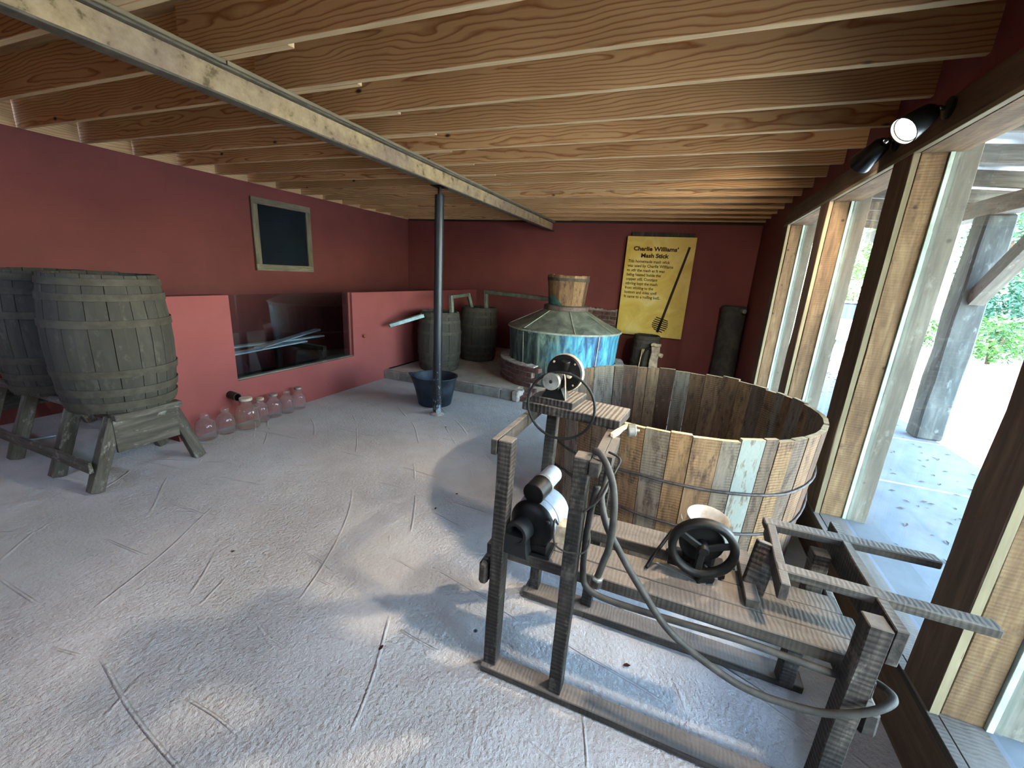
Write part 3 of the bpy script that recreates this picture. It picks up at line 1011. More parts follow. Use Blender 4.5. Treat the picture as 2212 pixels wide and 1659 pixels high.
for i in range(nst):
    a0, a1 = 2 * PI * i / nst, 2 * PI * (i + 1) / nst
    am = (a0 + a1) / 2
    L = z1 - z0 + random.uniform(-.006, .008)
    bm = bmesh.new()
    rows = []
    for x, r in ((0, r0), (L / 2, (r0 + r1) / 2), (L, r1)):
        hw_ = r * math.tan((a1 - a0) / 2) - .0015
        rows.append([bm.verts.new((x, -hw_, r)), bm.verts.new((x, hw_, r)), bm.verts.new((x, hw_ * .92, r - .022)), bm.verts.new((x, -hw_ * .92, r - .022))])
    for ra, rb in zip(rows, rows[1:]):
        for q in range(4):
            bm.faces.new((ra[q], ra[(q + 1) % 4], rb[(q + 1) % 4], rb[q]))
    bm.faces.new(rows[0]); bm.faces.new(rows[-1])
    bmesh.ops.recalc_face_normals(bm, faces=bm.faces)
    ex, ez = Vector((0, 0, 1)), Vector((math.cos(am), math.sin(am), 0))
    ey = ez.cross(ex)
    Mw = Matrix(((ex.x, ey.x, ez.x, SC.x), (ex.y, ey.y, ez.y, SC.y), (ex.z, ey.z, ez.z, z0), (0, 0, 0, 1)))
    link('cap_stave', mesh(bm, M['stave'], name='cap_stave'), Mw, st)
lathe('cap_lid', [(.001, 1.60), (.27, 1.60)], M['stave'], SC, (0, 0, 1), st, 24)
lathe('cap_hoop', [(.288, 1.545), (.300, 1.546), (.305, 1.588), (.294, 1.589)], M['barrelhoop'], SC, (0, 0, 1), st, 36)
# green scrap of copper on the front of the cap
bm = bmesh.new()
na = 6
top = []
bot = []
for i in range(na + 1):
    a = R(-150 + 62 * i / na)
    hgt = (.03, .10, .14, .125, .10, .06, .0)[i]
    bot.append(bm.verts.new((.268 * math.cos(a), .268 * math.sin(a), ZCT + .075)))
    top.append(bm.verts.new(((.273 + .02 * hgt) * math.cos(a), (.273 + .02 * hgt) * math.sin(a), ZCT + .076 + hgt)))
for i in range(na):
    bm.faces.new((bot[i], bot[i + 1], top[i + 1], top[i]))
bmesh.ops.solidify(bm, geom=bm.faces[:], thickness=-.004)
link('copper_scrap', mesh(bm, M['verdigris'], name='copper_scrap'), Matrix.Translation((SC.x, SC.y, 0)), st)
# folded patch at the shoulder
beam('dent_fold', SC + Vector((-.40, -.712, ZSH - .004)), SC + Vector((-.22, -.79, ZSH - .015)), .012, .05, M['patina'], st, segs=3, jit=.006)

# brick fire ring round the pot
br = thing('brick_fire_ring', (SC.x, SC.y, HP), 'curved dark brick firebox wall around the base of the copper still', 'brickwork')
Rin, Rout = .80, .915
def brick_mesh(L, w, h):
    return mesh(box_bm(L, w, h, 1, .003, .004), M['brick'], name='brick')
bms = [brick_mesh(.20, .10, .062) for _ in range(4)]
nb = 27
for row in range(4):
    z = HP + .036 + row * .072
    for i in range(nb):
        a = 360 / nb * (i + .5 * (row % 2))
        aa = a % 360
        if 263 < aa < 300:      # stoke hole towards the viewer
            continue
        d = Vector((math.cos(R(a)), math.sin(R(a)), 0))
        t_ = Vector((-d.y, d.x, 0))
        c = SC + d * (Rin + Rout) / 2 + Vector((0, 0, z))
        p0 = c - t_ * .10
        o = link('brick', random.choice(bms), frame_x(p0 + d * random.uniform(-.004, .004), p0 + t_ * .2), br)
bm = bmesh.new()
seg = 60
def arc_wall(bm, ri, ro, z0, z1, a0, a1, seg, jit=0):
    rows = []
    for i in range(seg + 1):
        a = R(a0 + (a1 - a0) * i / seg)
        j = random.uniform(-jit, jit)
        rows.append([bm.verts.new((ri * math.cos(a), ri * math.sin(a), z0)), bm.verts.new((ro * math.cos(a), ro * math.sin(a), z0)), bm.verts.new(((ro + j) * math.cos(a), (ro + j) * math.sin(a), z1 + j)), bm.verts.new((ri * math.cos(a), ri * math.sin(a), z1 + j))])
    for ra, rb in zip(rows, rows[1:]):
        for q in range(4):
            bm.faces.new((ra[q], ra[(q + 1) % 4], rb[(q + 1) % 4], rb[q]))
    bm.faces.new(rows[0]); bm.faces.new(rows[-1])
    bmesh.ops.recalc_face_normals(bm, faces=bm.faces)
arc_wall(bm, Rin + .012, Rout - .012, HP + .001, HP + .29, -58, 260, 64)
link('mortar_bed', mesh(bm, M['joint'], name='mortar_bed'), Matrix.Translation((SC.x, SC.y, 0)), br)
bm = bmesh.new()
arc_wall(bm, Rin - .01, Rout + .004, HP + .288, HP + .305, -60, 262, 84, .010)
link('mortar_cap', mesh(bm, M['mortar'], name='mortar_cap'), Matrix.Translation((SC.x, SC.y, 0)), br)
# low brick pier against the back wall
pr = thing('brick_pier', (-1.33, 7.6, HP), 'low stub of brick flue with ragged mortar on top, behind the still', 'brickwork')
for row in range(13):
    for i in range(3):
        x = -1.66 + i * .212 + (.10 if row % 2 else 0)
        x1 = min(x + .20, -1.03)
        abox('brick', (x, x1), (7.55, 7.65), (HP + .004 + row * .0715, HP + .066 + row * .0715), M['brick'], pr, jit=.003, bev=.004)
abox('mortar_bed', (-1.655, -1.035), (7.562, 7.745), (HP + .001, 1.062), M['joint'], pr, bev=0)
bm = bmesh.new()
prev = None
for i in range(26):
    x = -1.66 + .63 * i / 25
    h = 1.068 + abs(noise.noise((i * .9, 3.1, 0))) * .06 + random.uniform(0, .02)
    vs = [bm.verts.new((x, 7.60, 1.06)), bm.verts.new((x, 7.70, 1.06)), bm.verts.new((x, 7.68, h)), bm.verts.new((x, 7.62, h))]
    if prev:
        for q in range(4):
            bm.faces.new((prev[q], prev[(q + 1) % 4], vs[(q + 1) % 4], vs[q]))
    else:
        bm.faces.new(vs)
    prev = vs
bm.faces.new(prev)
bmesh.ops.recalc_face_normals(bm, faces=bm.faces)
link('ragged_mortar', mesh(bm, M['mortar'], name='ragged_mortar'), None, pr)

# pipes between still and barrels
def duct(name, pts, w, mat, label, cat, parent=None):
    t = thing(name, pts[0], label, cat)
    for a, b in zip(pts, pts[1:]):
        a, b = Vector(a), Vector(b)
        d = (b - a).normalized()
        beam('pipe_section', a - d * (w * .45), b + d * (w * .45), w, w, mat, t, segs=2, jit=.002, bev=.006)
    return t
M['duct'] = plain('grey_green_copper', '#757a6b', .55, .35, .4, '#54574c', 9, .15)
duct('vapor_pipe', [(-3.14, 5.46, HP + .85), (-3.17, 5.48, 1.215), (-3.30, 6.27, 1.225), (-3.26, 6.34, HP + .873)], .055, M['duct'], 'grey copper bridge pipe joining the two platform barrels', 'pipe')
duct('vapor_pipe', [(-3.03, 6.42, HP + .873), (-3.045, 6.42, 1.285), (-1.835, 6.03, 1.272)], .06, M['duct'], 'long grey copper pipe from the dark barrel to the still cap', 'pipe')
spt = thing('spout_trough', (-3.6, 5.0, .85), 'pale blue-green wooden spout trough slanting out of the pale platform barrel', 'spout')
beam('trough', (-3.435, 5.155, .925), (-3.76, 4.80, .778), .07, .018, plain('blue_green_spout', '#6f8187', .7, 0, .3, '#414b48', 7, .2, 0), spt, segs=3, jit=.002)
beam('trough_side', (-3.465, 5.182, .943), (-3.79, 4.828, .796), .010, .05, M['duct'], spt, segs=2)
beam('trough_side', (-3.406, 5.128, .943), (-3.73, 4.772, .796), .010, .05, plain('pale_blue_side', '#9fb7bd', .6, 0, .3, '#6d7f82', 8, 0, 0), spt, segs=2)

# grey tank in the far corner
tk = thing('log_tank', (.80, 7.55, 0), 'dark grey upright hollow tank in the far right corner with a round knob', 'tank')
lathe('shell', [(.02, .004), (.185, .004), (.185, .50), (.178, .505), (.178, 1.22), (.185, 1.222), (.185, 1.30), (.165, 1.315), (.02, 1.318)], plain('tank_grey', '#4d4a44', .8, .1, .25, '#343230', 7, .25), (.80, 7.55, 0), (0, 0, 1), tk, 24)
cyl('knob', (.90, 7.40, 1.25), (.93, 7.33, 1.25), .035, M['greyiron'], tk, 14)
# pale broken bracket in front of keg
hb = thing('hub_remnant', (-.30, 7.02, HP), 'pale broken machine stand with a dark arched gap, in front of the keg', 'machine part')
abox('post_block', (-.33, -.20), (7.0, 7.06), (HP + .001, .60), M['cream'], hb, segs=5, jit=.012, bev=.006)
abox('cap_block', (-.345, -.19), (6.985, 7.07), (.602, .655), M['cream'], hb, segs=4, jit=.012, bev=.008)
tube('arch', [(-.33, 7.03, .55), (-.38, 7.03, .56), (-.43, 7.03, .50), (-.455, 7.03, .35), (-.46, 7.03, HP + .01)], .018, M['blackiron'], hb, 8)
for x in (-.50, -.475):
    beam('slat', (x, 7.03, HP + .002), (x + .03, 7.03, .54), .014, .02, M['rim'], hb, segs=2)
cyl('boss', (-.20, 7.0, .48), (-.15, 6.98, .47), .035, M['cream'], hb, 12)

# ------------------------------------------------------------------ the big tub
TC = Vector((.063, 2.91, 0))
tb = thing('mash_tub', (TC.x, TC.y, 0), 'huge open round tub of mixed reclaimed boards with thin iron hoops', 'tub')
HT = .885
RB, RT = .785, .832
ang = R(-180)
widths = []
tot = 0
while tot < 2 * PI - .001:
    w = random.choice((.075, .095, .105, .115, .125, .135)) / RT
    widths.append(w); tot += w
f = 2 * PI / tot
for i, w in enumerate(widths):
    w *= f
    am = ang + w / 2
    ang += w
    deg = math.degrees(am)
    L = HT + random.uniform(-.004, .010) + (.014 if random.random() < .1 else 0)
    th = .026 + random.uniform(-.003, .003)
    dr = random.uniform(-.003, .003)
    bm = bmesh.new()
    rows = []
    for j in range(4):
        x = L * j / 3
        r = RB + (RT - RB) * j / 3 + dr
        hw_ = r * math.tan(w / 2) - .0019
        rows.append([bm.verts.new((x, -hw_, r)), bm.verts.new((x, hw_, r)), bm.verts.new((x, hw_ * (r - th) / r, r - th)), bm.verts.new((x, -hw_ * (r - th) / r, r - th))])
    for ra, rb in zip(rows, rows[1:]):
        for q in range(4):
            bm.faces.new((ra[q], ra[(q + 1) % 4], rb[(q + 1) % 4], rb[q]))
    bm.faces.new(rows[0]); tf = bm.faces.new(rows[-1])
    tf.material_index = 1
    bmesh.ops.recalc_face_normals(bm, faces=bm.faces)
    ex, ez = Vector((0, 0, 1)), Vector((math.cos(am), math.sin(am), 0))
    ey = ez.cross(ex)
    Mw = Matrix(((ex.x, ey.x, ez.x, TC.x), (ex.y, ey.y, ez.y, TC.y), (ex.z, ey.z, ez.z, .003), (0, 0, 0, 1)))
    blue = -71.5 < deg < -57.5
    link('stave', mesh(bm, [M['stave_blue'] if blue else M['stave'], M['rim']], name='stave'), Mw, tb)
lathe('bottom', [(.002, .06), (RB - .03, .06)], M['casing'], TC, (0, 0, 1), tb, 40)
def hoop_path(zf):
    pts = []
    for i in range(72):
        a = 360 * i / 72
        z = zf(a)
        r = RB + (RT - RB) * z / HT + .009
        pts.append((TC.x + r * math.cos(R(a)), TC.y + r * math.sin(R(a)), z))
    return pts
def interp(tab):
    def fz(a):
        a = ((a + 180) % 360) - 180
        for (a0, z0), (a1, z1) in zip(tab, tab[1:]):
            if a0 <= a <= a1:
                return z0 + (z1 - z0) * (a - a0) / (a1 - a0)
        return tab[-1][1]
    return fz
tube('hoop', hoop_path(interp([(-180, .55), (-126, .60), (-100, .631), (-83, .624), (-64, .609), (-46, .59), (-20, .60), (10, .63), (90, .62), (180, .55)])), .0075, M['iron'], tb, 6, closed=True, spline=False)
tube('hoop', hoop_path(interp([(-180, .30), (-134, .44), (-108, .407), (-86, .393), (-64, .375), (-50, .36), (-32, .37), (0, .46), (90, .40), (180, .30)])), .0075, M['iron'], tb, 6, closed=True, spline=False)

# ------------------------------------------------------------------ mill stand
ms = thing('mill_stand', (.08, 1.5, 0), 'rough dark timber machine bench with tall left legs and two arms jutting to the window', 'workbench')
abox('floor_rail', (-.545, .72), (1.24, 1.316), (.003, .036), M['millpale'], ms, segs=5, jit=.002, bev=.003)
abox('floor_rail', (-.53, .70), (1.70, 1.80), (.003, .040), M['millpale'], ms, segs=5, jit=.002, bev=.003)
def leg(p0, p1, w, d):
    return beam('leg', p0, p1, w, d, M['mill'], ms, (0, 1, 0), 5, .002, .003)
leg((-.5135, 1.287, .037), (-.502, 1.291, 1.028), .052, .058)
leg((-.2325, 1.280, .037), (-.224, 1.284, 1.032), .052, .060)
leg((-.487, 1.765, .041), (-.466, 1.765, 1.028), .048, .058)
leg((-.213, 1.765, .041), (-.193, 1.765, 1.028), .050, .058)
leg((.627, 1.278, .037), (.639, 1.278, .727), .056, .064)
leg((.626, 1.702, .041), (.628, 1.702, .66), .056, .062)
abox('side_beam', (-.553, -.530), (1.258, 1.82), (.970, 1.029), M['millpale'], ms, segs=3, jit=.001)
abox('side_beam', (-.196, -.164), (1.247, 1.80), (.976, 1.029), M['millpale'], ms, segs=3, jit=.001)
poly_prism('corbel_block', [(0, 0), (.20, 0), (.20, -.03), (.07, -.048), (0, -.046)], .028, M['millpale'], Matrix(((0, 0, 1, -.163), (1, 0, 0, 1.315), (0, 1, 0, 1.028), (0, 0, 0, 1))), ms)
beam('top_plank', (-.565, 1.722, 1.051), (-.142, 1.678, 1.051), .195, .040, M['mill'], ms, segs=4, jit=.001, bev=.003)
abox('table_plank', (-.575, .665), (1.319, 1.395), (.508, .555), M['millpale'], ms, segs=6, jit=.0008, bev=.003)
abox('table_plank', (-.57, .69), (1.3975, 1.508), (.510, .555), M['millpale'], ms, segs=6, jit=.0008, bev=.003)
abox('table_plank', (.29, .665), (1.5095, 1.596), (.509, .5545), M['millpale'], ms, segs=3, jit=.0008, bev=.003)
abox('table_plank', (-.57, .345), (1.598, 1.730), (.508, .557), M['millpale'], ms, segs=6, jit=.0008, bev=.003)
abox('cross_beam', (-.582, -.543), (1.258, 1.80), (.405, .507), M['mill'], ms, segs=3, jit=.003, bev=.012)
abox('cross_beam', (.668, .714), (1.258, 1.76), (.350, .440), M['mill'], ms, segs=3, jit=.003, bev=.010)
abox('cross_beam', (.668, .698), (1.30, 1.72), (.442, .507), M['mill'], ms, segs=3, jit=.002, bev=.004)
abox('arm_beam', (.669, .700), (1.25, 1.82), (.618, .735), M['mill'], ms, segs=4, jit=.002, bev=.003)
beam('arm', (.425, 1.702, .722), (.962, 1.716, .722), .052, .030, M['millpale'], ms, segs=4, jit=.001, bev=.004)
beam('arm', (.415, 1.410, .722), (.956, 1.400, .722), .046, .030, M['millpale'], ms, segs=4, jit=.001, bev=.004)
beam('arm_cross', (.424, 1.32, .706), (.446, 1.70, .706), .028, .060, M['millpale'], ms, segs=3, jit=.001, bev=.003)
beam('arm_post', (.385, 1.492, .556), (.415, 1.540, .734), .073, .028, M['mill'], ms, (0, 1, 0), 2, .001, .003)
abox('table_batten', (.352, .394), (1.40, 1.69), (.556, .592), M['millpale'], ms, segs=2, jit=.002, bev=.003)
rl = cyl('roller', (-.124, 1.655, 1.014), (-.094, 1.665, 1.016), .027, M['greyiron'], ms, 16)
cyl('roller_pin', (-.142, 1.65, 1.013), (-.078, 1.668, 1.017), .006, M['greyiron'], rl, 8)
beam('roller_bracket', (-.165, 1.50, 1.037), (-.128, 1.66, 1.030), .016, .016, M['rim'], ms, segs=3, jit=.003)

# grinder on the top plank
gr = thing('burr_grinder', (-.43, 1.70, 1.072), 'old burr grinder with a round dark plate and small grey pulley on the high plank', 'grinder')
beam('base_board', (-.527, 1.722, 1.0865), (-.340, 1.702, 1.0865), .185, .029, M['mill'], gr, segs=2, jit=.001)
poly_prism('pedestal', [(-.052, 0), (.052, 0), (.030, .045), (-.030, .045)], .075, M['blackiron'], Matrix(((1, 0, 0, -.440), (0, 0, 1, 1.63), (0, 1, 0, 1.102), (0, 0, 0, 1))), gr)
plate = lathe('plate', [(.002, 0), (.076, 0), (.081, .005), (.081, .012)], M['blackiron'], (-.425, 1.712, 1.197), (.10, 1, 0), gr, 32)
lathe('plate_rim', [(.081, .012), (.084, .016), (.084, .030), (.081, .034), (.070, .038), (.002, .038)], M['cream'], (-.425, 1.712, 1.197), (.10, 1, 0), gr, 32)
for a in (45, 135, 225, 315):
    p = Vector((-.425 + .066 * math.cos(R(a)), 1.706, 1.197 + .066 * math.sin(R(a))))
    cyl('bolt', p, p + Vector((0, .01, 0)), .005, M['cream'], plate, 8)
pul = lathe('pulley', [(.002, 0), (.0345, 0), (.036, .003), (.036, .009), (.031, .013), (.036, .017), (.036, .022), (.031, .025), (.002, .025)], M['greyiron'], (-.439, 1.567, 1.189), (.02, 1, 0), gr, 28)
lathe('shaft_hole', [(.001, 0), (.007, 0), (.007, .002)], M['rubber'], (-.439, 1.5655, 1.189), (.02, 1, 0), pul, 12)
cyl('shaft', (-.4385, 1.592, 1.189), (-.432, 1.712, 1.193), .010, M['greyiron'], gr, 10)
cyl('bearing', (-.438, 1.615, 1.189), (-.435, 1.665, 1.191), .022, M['blackiron'], gr, 14)
abox('neck', (-.455, -.42), (1.625, 1.66), (1.14, 1.19), M['blackiron'], gr)
cyl('feed_spout', (-.418, 1.702, 1.215), (-.416, 1.694, 1.256), .016, M['blackiron'], gr, 12, r1=.020)
lathe('set_knob', [(.001, 0), (.012, 0), (.013, .012), (.008, .02), (.001, .021)], M['cream'], (-.395, 1.70, 1.195), (0, -1, 0), gr, 12)
tube('guard_strap', [(-.400, 1.618, 1.222), (-.392, 1.615, 1.19), (-.388, 1.615, 1.15), (-.384, 1.618, 1.104)], .004, M['cream'], gr, 6)
bl = [(-.393 + .1405 * math.cos(2 * PI * i / 48), 1.5795, 1.0905 + .1405 * math.sin(2 * PI * i / 48)) for i in range(48)]
tube('drive_belt', bl, .0055, M['rubber'], None, 8, spline=False, closed=True, label='thin black round belt hanging from the grinder pulley over the plank edge', cat='belt')

# electric motor on the left of the table
mo = thing('electric_motor', (-.39, 1.42, .556), 'grey and black electric motor between the two tall front legs', 'motor')
ax = Vector((.16, 1, 0)).normalized()
c0 = Vector((-.408, 1.328, .676))
bell = lathe('end_bell', [(.030, -.008), (.062, -.002), (.086, .010), (.093, .022), (.094, .030)], M['blackiron'], c0, ax, mo, 32, True)
lathe('housing', [(.0935, .030), (.0945, .034), (.0945, .062), (.0915, .064), (.0915, .068), (.0945, .070), (.0945, .150), (.090, .170), (.066, .192), (.02, .20)], M['motorgrey'], c0, ax, mo, 32, False, True)
guard = lathe('shaft_guard', [(.034, -.062), (.045, -.062), (.047, -.055), (.047, .004)], M['rubber'], c0 + Vector((-.022, -.002, -.006)), ax, mo, 28)
lathe('shaft_socket', [(.001, -.02), (.018, -.02), (.030, -.058), (.036, -.061)], M['blackiron'], c0 + Vector((-.022, -.002, -.006)), ax, guard, 24)
poly_prism('guard_foot', [(-.046, 0), (.046, 0), (.050, -.05), (.056, -.085), (-.050, -.080), (-.048, -.02)], .055, M['rubber'], Matrix(((1, 0, 0, -.446), (0, 0, 1, 1.265), (0, 1, 0, .662), (0, 0, 0, 1))), mo)
abox('foot_plate', (-.472, -.318), (1.322, 1.50), (.557, .570), M['blackiron'], mo)
abox('foot', (-.455, -.335), (1.33, 1.49), (.570, .602), M['blackiron'], mo)
capm = cyl('capacitor', (-.410, 1.350, .800), (-.398, 1.432, .806), .043, M['blackiron'], mo, 20)
cyl('capacitor_end', (-.398, 1.433, .806), (-.384, 1.535, .812), .038, M['motorgrey'], capm, 20)
lathe('capacitor_band', [(.0435, 0), (.0455, .002), (.0455, .012), (.0435, .014)], M['greyiron'], (-.3985, 1.426, .8055), (.15, 1, .06), capm, 20)
abox('capacitor_foot', (-.415, -.385), (1.39, 1.47), (.745, .775), M['motorgrey'], mo)
beam('wiring_box', (-.338, 1.375, .655), (-.275, 1.395, .655), .06, .075, M['cream'], mo, segs=1)
cyl('screw_hole', (-.340, 1.322, .712), (-.338, 1.334, .712), .011, M['rubber'], bell, 10)
tube('motor_cable', [(-.306, 1.37, .69), (-.312, 1.335, .732), (-.306, 1.30, .719), (-.285, 1.242, .70), (-.252, 1.232, .687), (-.219, 1.234, .687), (-.186, 1.24, .692), (-.170, 1.27, .71), (-.180, 1.33, .716)], .0035, M['hose'], mo, 6)

# hand mill with spoked wheel
hm = thing('hand_mill', (.21, 1.53, .556), 'black three-spoked wheel mill with a pale enamel hopper on the table', 'mill')
wc = Vector((.203, 1.447, .698))
wd_ = Vector((-.10, 1, .06)).normalized()
hw_wheel = lathe('wheel', [(.088, .002), (.094, -.010), (.105, -.013), (.113, -.010), (.116, 0), (.116, .020), (.112, .026), (.092, .022), (.088, .012), (.088, .002)], M['blackiron'], wc, wd_, hm, 48, auto=60)
Wm = axis_m(wc, wd_)
for a in (20, 150, 268):
    u = Vector((math.cos(R(a)), math.sin(R(a)), 0))
    # measured spoke directions in the wheel plane (x right, z up)
    q = Vector((u.x, 0, u.y))
    q = (q - wd_ * q.dot(wd_)).normalized()
    beam('spoke', wc + wd_ * .004 + q * .012, wc + wd_ * .006 + q * .092, .026, .012, M['blackiron'], hw_wheel, wd_, 2, .0008, .004)
lathe('hub', [(.001, -.016), (.016, -.016), (.020, -.010), (.022, .03)], M['blackiron'], wc, wd_, hw_wheel, 20)
cyl('axle', wc + wd_ * .02, wc + wd_ * .12, .011, M['blackiron'], hm, 12)
lathe('gear', [(.02, .032), (.074, .034), (.077, .037), (.077, .048), (.074, .05), (.02, .05)], M['blackiron'], wc, wd_, hm, 30)
abox('body', (.150, .262), (1.53, 1.60), (.575, .672), M['blackiron'], hm, segs=2, jit=.004, bev=.012)
abox('base_plate', (.10, .30), (1.512, 1.62), (.558, .575), M['blackiron'], hm)
lathe('hopper', [(.030, -.085), (.036, -.068), (.066, -.025), (.074, -.002), (.077, 0), (.074, -.006), (.060, -.032), (.028, -.068)], M['enamel'], (.222, 1.615, .738), (.05, -.10, 1), hm, 32)
cyl('discharge_chute', (.20, 1.53, .585), (.235, 1.46, .566), .028, M['blackiron'], hm, 14, r1=.034)
tube('lever', [(.103, 1.57, .672), (.073, 1.525, .630), (.044, 1.48, .590), (.028, 1.445, .563)], .007, M['blackiron'], hm, 8)
poly_prism('tin_strip', [(0, 0), (.05, -.005), (.083, -.018), (.185, -.05), (.187, -.036), (.12, -.012), (.085, .005), (.05, .012)], .003, M['greyiron'], Matrix.Translation((.048, 1.497, .5565)), hm)
poly_prism('pointer', [(0, 0), (.02, .0), (.012, .06), (.004, .085)], .006, M['cream'], Matrix(((1, 0, 0, .118), (0, 0, 1, 1.56), (0, 1, 0, .668), (0, 0, 0, 1))), hm)

# grey hose looped over the bench
hs = thing('rubber_hose', (-.15, 1.25, .6), 'long grey rubber hose looped over the bench and hooked round its right leg', 'hose')
HA = [(-.126, 1.25, .606), (-.11, 1.24, .691), (-.099, 1.235, .752), (-.098, 1.23, .876), (-.113, 1.24, .966), (-.143, 1.262, 1.022), (-.172, 1.283, 1.048), (-.192, 1.303, 1.045), (-.150, 1.338, 1.005), (-.148, 1.336, .939), (-.146, 1.312, .916), (-.150, 1.285, .888), (-.119, 1.262, .809), (-.072, 1.25, .743), (.011, 1.24, .635), (.131, 1.23, .505), (.294, 1.222, .425), (.401, 1.22, .402), (.52, 1.22, .409), (.584, 1.222, .425), (.642, 1.224, .457), (.688, 1.232, .49), (.722, 1.262, .503), (.728, 1.31, .488), (.700, 1.34, .48), (.664, 1.335, .483), (.60, 1.300, .494), (.468, 1.293, .505), (.335, 1.290, .512), (.173, 1.290, .505), (.024, 1.290, .500), (-.103, 1.290, .502), (-.160, 1.290, .522), (-.180, 1.292, .566), (-.186, 1.293, .666), (-.183, 1.293, .795), (-.175, 1.293, .879), (-.168, 1.295, .925)]
tube('hose', HA, .0115, M['hose'], hs, 8)
cyl('coupling', (-.128, 1.252, .572), (-.125, 1.25, .606), .019, M['iron'], hs, 14)
cyl('coupling_nut', (-.126, 1.251, .604), (-.1245, 1.25, .616), .021, M['greyiron'], hs, 8)
tube('tie_wire', [(-.200, 1.246, .843), (-.157, 1.262, .891), (-.132, 1.268, .958), (-.112, 1.30, 1.008), (-.108, 1.31, 1.028), (-.122, 1.32, 1.036), (-.150, 1.33, 1.04)], .004, M['hose'], hs, 6)

# ------------------------------------------------------------------ lamps on the header
def spot(name, back, front, label, power, r=.062, show=True, size=R(80), blend=.5, wall=(.962, None, 2.41)):
    B, F = Vector(back), Vector(front)
    d = (F - B).normalized()
    t = thing(name, B, label, 'lamp', 'black spot lamps on the window header')
    L = (F - B).length
    shd = lathe('shade', [(.012, 0), (.030, .004), (.042, .02), (.050, L * .45), (r, L - .01), (r + .001, L), (r - .004, L), (r - .006, L - .012), (.045, L * .5)], M['lamp'], B, d, t, 28)
    lathe('lamp_face', [(.001, L - .014), (r - .010, L - .014)], M['glow'], B, d, shd, 24)
    wy = wall[1] if wall[1] is not None else B.y
    tube('stem', [B + d * .02, B - d * .02, Vector((wall[0] - .03, wy, wall[2])), Vector((wall[0] - .002, wy, wall[2]))], .008, M['lamp'], t, 8)
    lathe('mount', [(.045, 0), (.045, .012), (.03, .02), (.005, .022)], M['lamp'], (wall[0] - .001, wy, wall[2]), (-1, 0, 0), t, 18)
    ld = bpy.data.lights.new('spot_light', 'SPOT')
    ld.energy = power
    ld.color = (1.0, .86, .68)
    ld.spot_size = size
    ld.spot_blend = blend
    ld.shadow_soft_size = .05
    lo = bpy.data.objects.new('bulb', ld)
    COL.objects.link(lo)
    lo.parent = t
    lo.matrix_parent_inverse = WM[t.name].inverted()
    lo.matrix_basis = axis_m(F + d * .004, -d)
    return t
spot('spot_lamp', (.905, 2.60, 2.405), (.802, 2.558, 2.315), 'black spot lamp, lit, on the header nearest the camera', LAMP_POWER * 1.6, size=R(78))
spot('spot_lamp', (.905, 3.10, 2.42), (.855, 3.245, 2.345), 'black spot lamp farther along the header, seen from behind', LAMP_POWER)
spot('spot_lamp', (.905, 1.05, 2.41), (.835, 1.07, 2.30), 'black spot lamp on the header beyond the right picture edge', LAMP_POWER * .9, size=R(58), blend=.35)

# ------------------------------------------------------------------ small floor things
def leaf(x, y, a, s, label):
    bm = bmesh.new()
    out = [(0, 0), (.3, .22), (.6, .28), (.85, .12), (1, 0), (.85, -.14), (.55, -.26), (.25, -.2)]
    vs = [bm.verts.new((px * s, py * s, .004 + .008 * abs(noise.noise((px * 3, py * 3, x * 9))))) for px, py in out]
    c = bm.verts.new((.5 * s, 0, .002))
    for i in range(len(vs)):
        bm.faces.new((vs[i], vs[(i + 1) % len(vs)], c))
    bmesh.ops.solidify(bm, geom=bm.faces[:], thickness=.0012)
    link('dry_leaf', mesh(bm, M['dryleaf'], name='dry_leaf'), Matrix.Translation((x, y, .002)) @ Matrix.Rotation(a, 4, 'Z'), None, label, 'leaf', 'dry leaves on the concrete floor')
leaf(.0, 1.52, .4, .035, 'curled brown leaf on the floor between the bench rails')
leaf(-1.35, 2.18, 2.0, .028, 'small dark leaf on the open floor left of the tub shadow')
leaf(-2.10, 3.55, 1.0, .03, 'small brown leaf on the floor just right of the steel post foot')
leaf(-.98, 1.14, 1.5, .03, 'tiny brown leaf on the open floor left of the bench')

beam('loose_stick', (-4.93, 1.50, .012), (-4.85, 1.66, .012), .018, .014, M['palewood'], None, label='short pale stick on the shaded floor under the trestle', cat='stick')

# pale boards lying in the pit behind the glass
for i, (y0, x0, y1, x1, z) in enumerate(((2.5, -4.40, 4.05, -4.55, .572), (2.6, -4.75, 4.4, -4.60, .594), (3.2, -4.30, 4.6, -4.9, .63))):
    lab = ('pale bleached board lying behind the glass, nearest the pane', 'pale bleached board behind the glass, in the middle', 'pale bleached board behind the glass, crossing on top')[i]
    beam('loose_board', (x0, y0, z), (x1, y1, z + .01), .10, .018, M['palewood'], None, segs=3, jit=.004, label=lab, cat='board', group='boards behind the glass')
rk = thing('storage_rack', (-4.7, 3.4, .03), 'dark low rack behind the glass that holds the pale boards', 'rack')
for y in (2.75, 4.0):
    for x in (-5.0, -4.2):
        abox('leg', (x - .03, x + .03), (y - .03, y + .03), (.031, .50), M['mill'], rk)
    abox('cross_rail', (-5.05, -4.15), (y - .03, y + .03), (.50, .56), M['mill'], rk)

